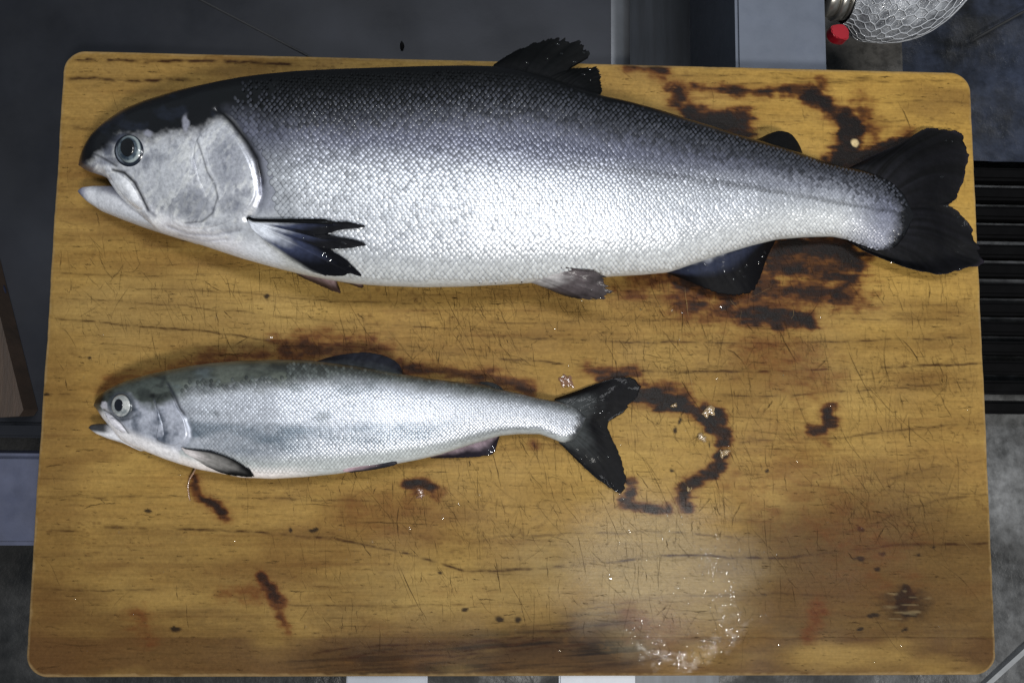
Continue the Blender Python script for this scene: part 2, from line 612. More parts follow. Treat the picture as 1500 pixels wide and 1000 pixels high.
# supports at the near side
p0, p1 = P(20, 664, DECK), P(20, 800, DECK)
tag(box('metal_beam', -0.9, -0.20, p1[1], p0[1], DECK - 0.05, DECK - 0.0008, M_BLUEGREY, None, 0.004),
    'blue grey metal beam passing under the left edge of the board', 'beam')
for (xa, xb, lab) in ((507, 626, 'pale metal bracket at the near edge of board, left of the two'),
                      (819, 931, 'pale metal bracket at the near edge of board, right of the two')):
    qa, qb = P(xa, 996, DECK), P(xb, 996, DECK)
    b = empty('support_bracket', (qa + qb) / 2 + np.array([0, 0, FLOOR - DECK]), lab, 'bracket', 'pale brackets under the near edge of the board')
    box('top_plate', qa[0], qb[0], qa[1] - 0.10, qa[1] + 0.10, DECK - 0.006, DECK - 0.0008, M_PALE, b, 0.0012)
    box('leg', qa[0] + 0.012, qb[0] - 0.012, qa[1] - 0.02, qa[1] + 0.04, FLOOR, DECK - 0.0065, M_PALE, b, 0.002)

pc_ = P(589, 70, DECK)
tag(mesh('debris_speck', *join_speck(pc_), M_BLACK), 'tiny black speck on the steel just behind the board', 'debris')

# wooden stick on the deck at the left
prism_pts = pxpoly([(-60, 330), (-22, 330), (46, 600), (40, 609), (12, 611), (2, 604)], DECK + 0.008)
tag(prism('wooden_stick', prism_pts, DECK - 0.0004, DECK + 0.018, M_STICK, None, 0.0), 'brown wooden stick lying on the steel left of the board', 'stick')
q = [P(x, y, DECK + 0.004) for x, y in ((-40, 418), (-8, 412), (3, 420), (4, 434), (-6, 440), (-40, 436))]


def tube(pts, rad, nseg=10):
    pts = np.array(pts, float)
    n = len(pts)
    T = np.gradient(pts, axis=0)
    T /= np.linalg.norm(T, axis=1)[:, None]
    up = np.array([0, 0, 1.0])
    B = np.cross(T, up)
    B /= np.linalg.norm(B, axis=1)[:, None] + 1e-9
    Nn = np.cross(B, T)
    a = np.linspace(0, 2 * math.pi, nseg, endpoint=False)
    rad = np.broadcast_to(np.asarray(rad, float), (n,))
    V = pts[:, None] + rad[:, None, None] * (np.cos(a)[None, :, None] * B[:, None] + np.sin(a)[None, :, None] * Nn[:, None])
    return V.reshape(-1, 3), grid_faces(n, nseg, True)


tv, tf = tube(resample([(p[0], p[1]) for p in q], 40).tolist() and np.c_[resample([(p[0], p[1]) for p in q], 40), np.full(40, DECK + 0.003)], 0.0022)
tag(mesh('wire_hook', tv, tf, plain_mat('dark_blue_wire', lin(34, 38, 56), 0.4, 0.3)), 'dark bent wire hook on the steel at the left margin', 'hook')

# ------------------------------------------------------------------ hose with clamp and red tab
zh = -0.075
pxm = 0.57 / F * (1 + 0.075 / 0.57)


def HP(x, y, z=zh):
    return P(x, y, z)


hose = empty('hose', HP(1310, 0), 'clear crumpled hose in a white hexagonal net behind the board', 'hose')
axis_px = resample([(1240, -2), (1275, 0), (1318, 2), (1352, -14), (1382, -46), (1402, -90), (1412, -150), (1412, -230)], 80, it=3)
ax = HP(axis_px[:, 0], axis_px[:, 1])
sarc = np.concatenate([[0], np.cumsum(np.linalg.norm(np.diff(ax, axis=0), axis=1))])
Rh = 60 * pxm
rad = Rh * (0.62 + 0.38 * ss(0, 0.02, sarc))
T = np.gradient(ax, axis=0)
T /= np.linalg.norm(T, axis=1)[:, None]
Bv = np.cross(T, [0, 0, 1.0])
Bv /= np.linalg.norm(Bv, axis=1)[:, None]
Nv = np.cross(Bv, T)


def hose_pt(s, th, lift=0.0):
    k = np.clip(s, 0, sarc[-1])
    f = lambda A: np.stack([np.interp(k, sarc, A[:, i]) for i in range(3)], -1)
    r = np.interp(k, sarc, rad) * (1 + 0.05 * np.sin(3 * th + 40 * k) * 0.6) + lift
    return f(ax) + r[..., None] * (np.cos(th)[..., None] * f(Bv) + np.sin(th)[..., None] * f(Nv))


ss_, th_ = np.meshgrid(np.linspace(0, sarc[-1], 160), np.linspace(0, 2 * math.pi, 90, endpoint=False), indexing='ij')
hv = hose_pt(ss_, th_) * 1.0
hv = hv.reshape(-1, 3)
mesh('hose_body', hv, grid_faces(160, 90, True), M_HOSE, hose)
# net: hexagon cells wrapped round the tube, every strand a small square bar
ncell = 26
cw = 2 * math.pi / ncell
ch = Rh * cw
strands = []
rowh = ch * 0.80
nrow = int(sarc[-1] / rowh)
for r in range(nrow):
    for c in range(ncell):
        t0 = (c + 0.5 * (r % 2)) * cw
        s0 = r * rowh
        jit = lambda: random.uniform(-0.12, 0.12)
        a = (s0, t0)
        b = (s0 + rowh * 0.58, t0)
        strands.append((a, b))
        strands.append((b, (s0 + rowh, t0 + cw / 2)))
        strands.append((b, (s0 + rowh, t0 - cw / 2)))
wob = lambda s, t: (s + 0.0005 * math.sin(9 * t + 300 * s), t + 0.025 * math.sin(500 * s + 5 * t))
A = np.array([wob(*s[0]) for s in strands])
Bq = np.array([wob(*s[1]) for s in strands])
pa, pm_, pb = [hose_pt(q[:, 0], q[:, 1], 0.0007) for q in (A, (A + Bq) / 2, Bq)]
ca_ = [hose_pt(q[:, 0], q[:, 1], -0.02) for q in (A, (A + Bq) / 2, Bq)]
NV, NF = [], []
tw = 0.00042
for pt, ct in zip((pa, pm_, pb), ca_):
    n_ = pt - ct
    n_ /= np.linalg.norm(n_, axis=1)[:, None]
    d_ = pb - pa
    d_ /= np.linalg.norm(d_, axis=1)[:, None] + 1e-9
    s_ = np.cross(d_, n_)
    NV.append(np.stack([pt - s_ * tw, pt + n_ * tw * 1.2, pt + s_ * tw, pt - n_ * tw], 1))
NV = np.stack(NV, 1).reshape(len(strands), 12, 3)
fb = np.array([[k * 4 + j, k * 4 + (j + 1) % 4, (k + 1) * 4 + (j + 1) % 4, (k + 1) * 4 + j] for k in range(2) for j in range(4)])
NF = (fb[None] + (np.arange(len(strands)) * 12)[:, None, None]).reshape(-1, 4)
tag(mesh('net', NV.reshape(-1, 3), NF, M_NET, hose), kind='stuff')
# clamp: a row of rings on the horizontal spigot
axd = np.array([1.0, 0, 0])
for (xa, xb, r) in ((1206, 1221, 30), (1222, 1233, 35), (1236, 1248, 34)):
    a, b = HP(xa, -4), HP(xb, -4)
    pts = [a + (b - a) * t for t in (0.0, 0.0, 0.12, 0.5, 0.88, 1.0, 1.0)]
    for i, p in enumerate(pts):
        p[0] += i * 1e-5
    tv, tf = tube(pts, np.array([0.5, 0.94, 1, 0.97, 1, 0.94, 0.5]) * r * pxm, 40)
    mesh('clamp_ring', tv, tf, M_CHROME, hose)
tb = pxpoly([(1217, 38), (1236, 37.5), (1241, 44), (1243, 57), (1239, 60), (1226, 58), (1219, 53), (1216, 45)], zh + 0.012)
prism('red_tab', resample(tb.tolist(), 30, True, 1), zh + 0.004, zh + 0.014, M_RED, hose, 0.0009)

# ------------------------------------------------------------------ cutting board
board = empty('cutting_board', (0, 0, DECK), 'worn stained wooden cutting board carrying two silvery fish', 'cutting board')
LINES = [
    ([(66, 464), (188, 476), (300, 485), (380, 496), (460, 504), (640, 516), (860, 536)], 1.6, .8),
    ([(180, 419), (340, 428), (460, 439), (640, 446)], 1.2, .6),
    ([(68, 435), (180, 441), (295, 451), (460, 468), (700, 486)], 1.2, .6),
    ([(640, 470), (760, 474), (900, 468), (1161, 468), (1441, 468)], 1.3, .5),
    ([(840, 536), (900, 543), (1105, 545), (1254, 539), (1445, 532)], 2.0, .9),
    ([(700, 492), (900, 500), (1124, 504), (1273, 498), (1422, 495)], 1.8, .7),
    ([(1049, 580), (1161, 579), (1329, 566), (1445, 558)], 1.7, .6),
    ([(900, 437), (1161, 435), (1300, 438)], 1.3, .6), ([(1120, 461), (1441, 457)], 1.2, .5), ([(1000, 449), (1430, 446)], 1.0, .4),
    ([(51, 727), (299, 727), (469, 732), (560, 734)], 1.8, .55), ([(47, 776), (115, 776)], 1.6, .8),
    ([(141, 770), (277, 774), (363, 777), (427, 783), (491, 789), (568, 804), (605, 813), (643, 825), (680, 837), (720, 837), (773, 832),
      (847, 826), (906, 821), (961, 814), (1038, 813), (1120, 818), (1224, 808), (1328, 797), (1458, 796)], 2.4, .85),
    ([(701, 792), (733, 785), (787, 783), (886, 779), (1000, 779), (1094, 789), (1198, 787), (1266, 774), (1328, 745), (1380, 730), (1458, 724)], 2.2, .5),
    ([(1156, 709), (1307, 719), (1458, 724)], 1.5, .45), ([(1068, 649), (1110, 646), (1245, 639), (1328, 628), (1448, 620)], 1.8, .55),
    ([(1291, 704), (1354, 688), (1453, 672)], 2.0, .35), ([(840, 894), (896, 886), (950, 877), (994, 872), (1140, 870), (1300, 876)], 1.8, .45),
    ([(43, 860), (128, 864), (239, 863)], 2.0, .7), ([(316, 875), (384, 875), (427, 887), (560, 888), (700, 884)], 1.6, .5),
    ([(1120, 903), (1240, 902), (1330, 906)], 1.6, .5),
    ([(440, 957), (520, 949), (627, 944), (733, 937), (840, 920), (950, 908)], 2.2, .9), ([(493, 966), (560, 955), (700, 950), (800, 936)], 2.4, .9),
    ([(520, 975), (600, 962), (690, 957), (800, 947), (900, 938)], 2.2, .8), ([(470, 985), (640, 973), (700, 955)], 1.8, .6),
    ([(830, 985), (930, 968), (1010, 960)], 1.8, .5), ([(960, 926), (1040, 934), (1455, 934)], 1.4, .5),
    ([(96, 88), (150, 86), (212, 90), (330, 88), (440, 97)], 3.2, 1.0), ([(92, 118), (140, 114), (200, 118), (280, 116)], 3.5, .9),
    ([(86, 184), (140, 188), (150, 170)], 4.0, .45), ([(80, 272), (118, 275)], 1.3, .6), ([(82, 350), (180, 352), (260, 362)], 1.3, .4),
    ([(900, 100), (1000, 112), (1100, 110), (1250, 118), (1420, 120)], 2.0, .45), ([(1240, 112), (1280, 116)], 3.0, .6),
    ([(1290, 150), (1350, 148), (1425, 152)], 1.6, .5), ([(1260, 178), (1350, 176), (1425, 182)], 1.4, .5), ([(1060, 125), (1160, 118), (1250, 122)], 1.8, .5),
    ([(70, 400), (200, 404), (330, 402)], 1.0, .45), ([(72, 318), (110, 330), (160, 322)], 1.2, .4), ([(60, 575), (120, 578)], 1.6, .6),
    ([(58, 640), (130, 643)], 1.2, .5), ([(50, 700), (110, 702)], 1.0, .4), ([(48, 815), (140, 812)], 1.4, .4),
    ([(1080, 220), (1210, 222)], 1.0, .35), ([(1090, 165), (1200, 172)], 1.0, .35), ([(1100, 178), (1190, 177)], 1.0, .4),
]
# wet blood and burn marks, plus shading painted along the small fish's back: (polyline, half width, softness, strength)
MARKS = [
    ([(978, 128), (1005, 129), (1036, 130)], 3, 5, .8), ([(996, 132), (1000, 150), (1004, 160)], 9, 9, .9),
    ([(1008, 160), (1040, 176), (1080, 184)], 11, 8, 1.15), ([(1066, 172), (1088, 168), (1090, 182)], 9, 8, 1.1),
    ([(1033, 132), (1087, 136), (1140, 133), (1193, 136)], 3.5, 5, .85), ([(1186, 137), (1212, 148), (1228, 166), (1244, 187)], 8, 9, 1.0),
    ([(1242, 176), (1250, 195), (1244, 214)], 14, 7, 1.2), ([(1240, 222), (1225, 240), (1280, 228), (1330, 210)], 12, 7, 1.2),
    ([(1262, 150), (1275, 185), (1280, 205)], 7, 14, .55), ([(1200, 120), (1215, 135)], 4, 7, .6),
    ([(1120, 132), (1110, 140)], 3, 6, .4), ([(920, 98), (950, 100), (982, 104)], 5, 6, .8), ([(955, 110), (975, 116)], 3, 6, .5),
    ([(985, 403), (1030, 420), (1070, 440)], 9, 9, .75), ([(1000, 440), (1060, 452), (1100, 456)], 6, 10, .75),
    ([(1090, 462), (1130, 464), (1185, 466)], 9, 8, 1.05), ([(1105, 432), (1150, 428), (1215, 432)], 7, 12, .85),
    ([(1140, 352), (1190, 352), (1245, 358)], 5, 9, 1.1), ([(1140, 366), (1200, 370), (1262, 384)], 7, 12, .95),
    ([(1130, 392), (1180, 396), (1230, 392)], 9, 14, .95), ([(1225, 400), (1245, 412), (1222, 436)], 9, 12, .95), ([(1110, 400), (1125, 420)], 14, 14, .8),
    ([(930, 408), (975, 412)], 5, 12, .5), ([(900, 430), (980, 432)], 3, 10, .45),
    ([(1145, 358), (1190, 364), (1250, 374)], 11, 11, 1.2), ([(1150, 384), (1230, 390)], 20, 20, .8), ([(1000, 428), (1120, 440), (1230, 418)], 24, 30, .5),
    ([(1230, 236), (1262, 230), (1290, 222)], 9, 6, 1.25), ([(1244, 180), (1250, 200)], 14, 8, 1.2), ([(1250, 236), (1290, 222), (1320, 210)], 8, 6, 1.1), ([(1020, 166), (1060, 182), (1090, 190)], 10, 7, 1.1),
    ([(924, 572), (945, 579), (967, 585), (991, 593)], 10, 5, 1.2), ([(985, 590), (1015, 604), (1034, 618)], 5.5, 5, 1.1),
    ([(1030, 598), (1052, 606), (1058, 622)], 4, 5, .9), ([(1040, 622), (1060, 634), (1064, 652)], 6.5, 5, 1.0),
    ([(1064, 666), (1058, 682), (1048, 692)], 7.5, 5, 1.05), ([(1048, 692), (1030, 704), (1008, 716), (998, 730), (1003, 742)], 7, 6, 1.0),
    ([(918, 706), (922, 720), (914, 734)], 5, 5, .8), ([(908, 733), (934, 737), (956, 744), (978, 746)], 4, 5, .85),
    ([(945, 566), (975, 570), (1000, 578)], 5, 9, .6), ([(856, 536), (880, 543), (930, 545)], 3, 6, .7), ([(878, 556), (900, 549), (935, 548)], 3.5, 4, .8),
    ([(1215, 603), (1219, 618)], 8, 6, .85), ([(1196, 632), (1210, 628)], 6, 5, .85), ([(1200, 640), (1214, 650)], 3, 8, .4),
    ([(285, 703), (300, 728)], 6, 5, .7), ([(300, 728), (325, 752)], 6, 6, .8), ([(600, 708), (620, 704), (630, 712)], 4, 5, .9), ([(612, 716), (640, 722)], 5, 9, .5),
    ([(388, 846), (402, 870), (412, 886)], 8, 4, .65), ([(412, 890), (420, 925)], 6, 4, .5), ([(320, 872), (400, 866)], 7, 6, .32),
    ([(780, 648), (784, 654)], 3, 3, .9), ([(410, 514), (470, 508), (560, 508)], 10, 14, .55), ([(270, 540), (330, 526), (420, 518)], 8, 10, .45),
    ([(590, 540), (660, 546), (730, 556), (780, 574)], 6, 9, .6), ([(155, 566), (190, 552), (260, 536)], 6, 9, .35),  # this row and the two bands before: small fish's shading, painted brown
    ([(1120, 510), (1170, 530), (1190, 560)], 22, 30, .33), ([(1160, 700), (1220, 740), (1280, 800)], 30, 50, .25), ([(520, 738), (620, 748)], 14, 24, .25),
    ([(1050, 700), (1080, 720), (1130, 750)], 10, 20, .3), ([(540, 480), (700, 500)], 20, 40, .15), ([(200, 900), (215, 930)], 5, 14, .35),
    ([(1200, 895), (1190, 930)], 7, 10, .4), ([(650, 860), (700, 880)], 10, 20, .15), ([(920, 900), (985, 930)], 10, 20, .3),
]
SPOTS = [(1325, 876, 19, 13), (1318, 887, 14, 10), (1332, 900, 16, 4), (1260, 774, 7, 4), (1296, 810, 6, 4), (1346, 813, 3.5, 3), (1365, 800, 3, 2.5), (1277, 902, 7, 4),
         (1327, 862, 6, 6), (1260, 920, 5, 3), (1326, 922, 5, 4), (1288, 832, 5, 4), (1262, 818, 8, 3), (462, 776, 9, 3), (218, 748, 5, 2.5), (256, 921, 9, 4), (730, 907, 7, 5),
         (760, 907, 6, 6), (677, 893, 6, 3), (644, 838, 4, 4), (425, 776, 3, 4), (248, 437, 2.5, 2), (391, 433, 4, 2.5), (131, 525, 3, 2), (64, 577, 5, 3), (990, 630, 3, 5), (993, 615, 2.5, 5),
         (1040, 652, 2.5, 6), (985, 690, 4, 2), (1125, 690, 3, 3)]


def board_paint(x, y):
    """albedo of the wood at photo pixel x, y and how wet it is"""
    wx = x + 10 * fbm(x, y, 60, 30, 3, 1)
    wy = y + 5 * fbm(x, y, 50, 22, 3, 2)
    base = np.broadcast_to(lin(160, 126, 67), x.shape + (3,)).copy()
    base = mix(base, lin(176, 142, 78), np.clip(.5 + fbm(x, y, 500, 60, 3, 8), 0, 1) * .55)
    base = mix(base, lin(138, 103, 52), np.clip(fbm(x, y, 420, 26, 4, 9) * 1.6, 0, 1) * .55)
    base = mix(base, lin(118, 82, 40), np.clip(fbm(x, y, 260, 7, 4, 10) * 1.7 - .25, 0, 1) * .55)
    base = mix(base, lin(196, 154, 74), ss(880, 1250, x) * ss(480, 300, y) * .6)
    # wood tone and fading light both painted darker towards the near edge; brown corners
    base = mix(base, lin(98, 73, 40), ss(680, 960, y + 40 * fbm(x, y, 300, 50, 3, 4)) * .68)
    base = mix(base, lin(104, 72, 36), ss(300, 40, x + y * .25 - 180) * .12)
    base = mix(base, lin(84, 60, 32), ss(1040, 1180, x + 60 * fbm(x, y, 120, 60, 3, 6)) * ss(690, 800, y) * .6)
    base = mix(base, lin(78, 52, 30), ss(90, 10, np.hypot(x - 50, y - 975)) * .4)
    sd = poly_sd(wx, wy, [(470, 966), (600, 938), (960, 934), (955, 912), (870, 892), (830, 905), (780, 925)])
    base = mix(base, lin(84, 56, 32), ss(931, 936, y + 1.5 * fbm(x, y, 30, 30, 2, 14)) * .60)
    dk = ss(30, -22, poly_sd(wx, wy, [(430, 972), (520, 945), (640, 937), (800, 925), (840, 905), (920, 900), (955, 940), (950, 985), (780, 975), (640, 985), (500, 985)]))
    yr = y + .07 * (x - 640)
    base = mix(base, lin(56, 38, 23), dk * .72)
    base = mix(base, lin(28, 17, 9), dk * ss(-.12, .3, fbm(x, yr, 170, 6.5, 4, 12)) * .95)
    g = fbm(x, y, 7, 3.5, 3, 27)
    base = base * (1 + .16 * g + .10 * fbm(x, y, 34, 10, 3, 28))[..., None]
    base = mix(base, lin(98, 68, 32), ss(.32, .6, fbm(x, y, 11, 6, 3, 29)) * ss(-.2, .3, fbm(x, y, 140, 90, 3, 30)) * .5)
    base = mix(base, lin(108, 74, 36), ss(.05, .6, fbm(x, y, 190, 55, 4, 36)) * .55)
    base = mix(base, lin(186, 152, 84), ss(.05, .6, fbm(x, y, 240, 80, 4, 37)) * .5)
    # broad tone: scrubbed pale patches, a milky one by the puddle, darker brown corners
    pw = fbm(x, y, 150, 70, 4, 46)
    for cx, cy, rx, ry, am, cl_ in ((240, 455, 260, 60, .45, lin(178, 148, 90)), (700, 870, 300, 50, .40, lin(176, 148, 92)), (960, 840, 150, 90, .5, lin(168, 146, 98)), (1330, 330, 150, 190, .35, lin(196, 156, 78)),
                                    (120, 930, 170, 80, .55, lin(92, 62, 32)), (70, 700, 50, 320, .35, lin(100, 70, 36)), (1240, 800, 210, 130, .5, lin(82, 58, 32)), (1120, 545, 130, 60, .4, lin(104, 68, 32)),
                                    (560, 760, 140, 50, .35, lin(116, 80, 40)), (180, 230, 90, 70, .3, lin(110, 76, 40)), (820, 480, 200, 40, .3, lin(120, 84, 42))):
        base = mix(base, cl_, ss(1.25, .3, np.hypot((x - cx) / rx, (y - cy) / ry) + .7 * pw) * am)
    # growth lines
    tone = np.zeros(x.shape)
    gx = x
    for pts, wd, st in LINES:
        yl_ = np.interp(gx, [p[0] for p in pts], [p[1] for p in pts]) if pts[-1][0] - pts[0][0] > 30 else None
        if yl_ is None:
            d = seg_dist(wx, wy, pts)
            e = 1
        else:
            d = np.abs(y + 3.0 * fbm(x, y, 40, 40, 3, 21) - yl_)
            e = ss(pts[0][0] - 14, pts[0][0] + 24, x) * ss(pts[-1][0] + 14, pts[-1][0] - 24, x)
        br = np.clip(.62 + 1.5 * fbm(x, y, 16, 5, 3, 13), 0, 1.2)
        tone = np.maximum(tone, st * e * (np.exp(-(d / (wd * .8)) ** 2) * br + .16 * np.exp(-(d / (wd * 5)) ** 2)))
    base = mix(base, lin(58, 33, 12), np.clip(tone, 0, 1) * 1.0)
    for cx, cy, a, b in SPOTS:
        k = np.hypot((wx - cx) / a, (y + 3 * fbm(x, y, 9, 7, 3, 15) - cy) / b)
        base = mix(base, lin(30, 20, 14), ss(1.25, .6, k + .5 * fbm(x, y, 6, 5, 2, 16)) * .92)
    # knot halo with pale torn fibres
    k = np.hypot((x - 1326) / 42, (y - 884) / 30)
    base = mix(base, lin(46, 30, 18), ss(1.3, .3, k + .5 * fbm(x, y, 14, 7, 3, 45)) * .7)
    base = mix(base, lin(170, 150, 110), ss(1.2, .7, k) * ss(.25, .5, fbm(x, y, 30, 4, 3, 18)) * .3)
    # blood, soot and the painted shading along the small fish's back
    bl = np.zeros(x.shape)
    nz = fbm(x, y, 60, 4.5, 4, 19)
    nz2 = fbm(x, y, 20, 15, 4, 20)
    jx, jy = x + 9 * fbm(x, y, 60, 30, 3, 41), y + 5 * fbm(x, y, 46, 24, 2, 42)
    for pts, hw, so, st in MARKS:
        b0 = min(p[0] for p in pts) - hw - so * 3 - 20, max(p[0] for p in pts) + hw + so * 3 + 20
        b1 = min(p[1] for p in pts) - hw - so * 3 - 20, max(p[1] for p in pts) + hw + so * 3 + 20
        m = (x > b0[0]) & (x < b0[1]) & (y > b1[0]) & (y < b1[1])
        if not m.any():
            continue
        d = seg_dist(jx[m], jy[m], pts) - hw
        v = st * ss(so * 2.2, -so * 1.1, d + (so + 2) * (.75 * nz[m] + 1.1 * nz2[m]))
        v = v * np.clip(1.0 + .75 * fbm(x[m], y[m], 15, 8, 3, 44), .8, 1.2)
        v = np.maximum(v, .34 * st * ss(so * 2.6 + 4, 0, d + so * (1.3 * nz[m] + .8 * nz2[m])))
        bl[m] = np.maximum(bl[m], v)
    base = mix(base, lin(100, 48, 15), ss(0.0, .55, bl) * .85)
    base = mix(base, lin(30, 12, 5), ss(.32, .82, bl) * .95)
    base = mix(base, lin(10, 6, 5), ss(.82, 1.08, bl) * .85)
    k = np.hypot(x - 1253, y - 209)
    base = mix(base, lin(225, 200, 150), ss(7, 4.5, k + 1.5 * fbm(x, y, 6, 6, 2, 4)))
    # wet film
    wet = .05 + .2 * np.clip(fbm(x, y, 90, 60, 3, 25) + .2, 0, 1)
    wet = np.maximum(wet, .62 * ss(200, 60, np.hypot((x - 975) * .9, (y - 830) * 1.1) + 50 * fbm(x, y, 70, 40, 4, 26)))
    arc_d = seg_dist(x, y, [(940, 925), (955, 955), (985, 970), (1030, 960), (1068, 925), (1078, 890)])
    wet = np.maximum(wet, (.35 + .6 * ss(-.1, .4, fbm(x, y, 9, 8, 3, 32))) * ss(30, 0, arc_d + 30 * fbm(x, y, 34, 22, 4, 31)))
    wet = np.maximum(wet, np.clip(bl, 0, 1) * .3)
    return base * np.array([.655, .675, .69]), wet


def build_board():
    hw, hh, R = BW / 2, BH / 2, 0.016
    bev = 0.0032
    seam = P(700, 933.5, 0)[1]

    def cl(n, a, b):               # spacing that crowds towards both ends
        core = np.linspace(a + bev, b - bev, n)
        e = bev * np.array([0, .03, .12, .3, .6])
        return np.concatenate([a + e, core, (b - e)[::-1]])
    xs = cl(760, -1, 1) if False else cl(760, -hw, hw) / hw
    for rows, tp in ((cl(470, seam + 0.00002, hh), 'main'), (cl(36, -hh, seam - 0.00002), 'near')):
        Y, XS = np.meshgrid(rows, xs, indexing='ij')
        ov = np.clip(np.abs(Y) - (hh - R), 0, R)
        half = hw - R + np.sqrt(np.maximum(R * R - ov * ov, 0)) + .0005 * fbm(Y * 100, np.sign(XS) * 9 + 0 * Y, 2.0, 1, 4, 43)
        X = XS * half
        de = np.minimum(hh - np.abs(Y), half - np.abs(X))
        cx, cy = np.abs(X) - (hw - R), np.abs(Y) - (hh - R)
        dcn = R - np.hypot(np.maximum(cx, 0), np.maximum(cy, 0))
        dew = np.where((cx > 0) & (cy > 0), dcn, de)
        de = np.clip(dew, 0, bev)
        Z = -(bev - np.sqrt(np.maximum(bev ** 2 - (bev - de) ** 2, 0))) * .9
        dsm = np.abs(Y - seam)
        Z -= 0.00010 * np.exp(-(dsm / 0.0005) ** 2)
        Z += 0.00045 * fbm(X, Y, .12, .05, 3, 7) - 0.0005
        px, py = proj(np.stack([X, Y, np.zeros_like(X)], -1))
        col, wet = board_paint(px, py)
        # nicks: the arris is rubbed pale and chipped
        edge = ss(bev, bev * .3, dew + .0016 * fbm(px, py, 16, 16, 3, 33))
        col = mix(col, lin(150, 128, 92), edge * .5)
        Z -= np.where(de < bev, 0.0010 * np.clip(fbm(px, py, 22, 22, 3, 35) - .2, 0, 1), 0)
        nr, nc = X.shape
        V = np.stack([X, Y, Z], -1).reshape(-1, 3)
        C = np.concatenate([col, wet[..., None]], -1).reshape(-1, 4)
        fs = [grid_faces(nr, nc, flip=True)]
        ring = np.concatenate([np.arange(nc), (np.arange(1, nr)) * nc + nc - 1, (nr - 1) * nc + np.arange(nc - 2, -1, -1), np.arange(nr - 2, 0, -1) * nc])
        low = V[ring].copy()
        low[:, 2] = DECK + 0.0
        nV = len(V)
        n = len(ring)
        i = np.arange(n)
        fs.append(np.stack([ring[i], nV + i, nV + (i + 1) % n, ring[(i + 1) % n]], -1))
        V = np.concatenate([V, low])
        C = np.concatenate([C, C[ring]])
        # underside
        cv = np.array([[0, low[:, 1].mean(), DECK]])
        fs.append(np.stack([np.full(n, len(V)), nV + (i + 1) % n, nV + i], -1))
        V = np.concatenate([V, cv])
        C = np.concatenate([C, C[:1]])
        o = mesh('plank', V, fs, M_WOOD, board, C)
        if tp == 'near':
            o['label'] = 'narrow darker plank along the near edge'
    # knife cuts and open pores
    def strokes(cx, cy, ang, ln, wd, al, rgb, jit):
        n = len(cx)
        dx, dy = np.cos(np.radians(ang)), np.sin(np.radians(ang))
        bend = RNG.normal(0, .04, n) * ln
        ts = np.array([-.5, -.36, -.2, -.05, .1, .24, .38, .5])
        ks = np.array([.05, .7, .9, 1, .95, .75, .5, .05])
        m = len(ts)
        jn = RNG.normal(0, jit, (m, n))
        kk = RNG.uniform(.35, 1.25, (m, n))
        pts = []
        for i in range(m):
            t, k = ts[i], ks[i] * kk[i]
            mx = cx + dx * ln * t - dy * (bend * (1 - 4 * t * t) + jn[i])
            my = cy + dy * ln * t + dx * (bend * (1 - 4 * t * t) + jn[i])
            pts.append(np.stack([np.stack([mx - dy * wd * k, my + dx * wd * k], -1), np.stack([mx + dy * wd * k, my - dx * wd * k], -1)], 1))
        pts = np.stack(pts, 1)
        W = P(pts[..., 0], pts[..., 1], 0.00028)
        ok = ((np.abs(W[..., 0]) < BW / 2 - .004) & (np.abs(W[..., 1]) < BH / 2 - .004)).all((1, 2))
        W, al, rgb = W[ok], al[ok], rgb[ok]
        n = len(W)
        fb_ = np.array([[k * 2, k * 2 + 1, k * 2 + 3, k * 2 + 2] for k in range(m - 1)])
        fc = (fb_[None] + (np.arange(n) * 2 * m)[:, None, None]).reshape(-1, 4)
        a = al[:, None] * np.repeat(RNG.uniform(.4, 1.3, (n, m)), 2, 1)
        cc = np.concatenate([np.repeat(rgb, 2 * m, 0), np.clip(a, 0, 1).reshape(-1, 1)], 1)
        return W.reshape(-1, 3), fc, cc
    n = 8500
    cx = RNG.uniform(45, 1455, n * 3)
    cy = RNG.uniform(80, 985, n * 3)
    dens = .03 + .9 * ss(440, 180, np.hypot((cx - 1000) * .60, (cy - 560))) + .9 * ss(220, 60, np.hypot((cx - 520) * .36, cy - 465)) + .3 * ss(250, 100, np.hypot(cx - 600, cy - 830))
    keep = RNG.random(n * 3) < dens * (.55 + .9 * fbm(cx, cy, 120, 90, 3, 51))
    cx, cy = cx[keep][:n], cy[keep][:n]
    n = len(cx)
    kind = RNG.random(n)
    ang = np.where(kind < .38, RNG.normal(86, 7, n), np.where(kind < .72, RNG.normal(58, 11, n), np.where(kind < .88, RNG.normal(3, 5, n), RNG.normal(-62, 18, n))))
    ln = np.exp(RNG.normal(2.95, .8, n))
    wd = RNG.uniform(.14, .36, n) * (1 + (RNG.random(n) < .07) * 1.2)
    rgb = np.where((RNG.random(n) < .015)[:, None], lin(134, 110, 72), lin(40, 24, 9))
    A = strokes(cx, cy, ang, ln, wd, RNG.uniform(.15, .72, n), rgb, .5)
    n = 5200
    cx, cy = RNG.uniform(40, 1460, n), RNG.uniform(75, 990, n)
    B = strokes(cx, cy, RNG.normal(1, 3, n), np.exp(RNG.normal(2.1, .6, n)), RNG.uniform(.25, .6, n), RNG.uniform(.15, .7, n), np.tile(lin(44, 27, 11), (n, 1)), .3)
    o = tag(mesh('knife_cuts', np.concatenate([A[0], B[0]]), np.concatenate([A[1], B[1] + len(A[0])]), M_CUT, board, np.concatenate([A[2], B[2]]), up=True), kind='stuff')


build_board()


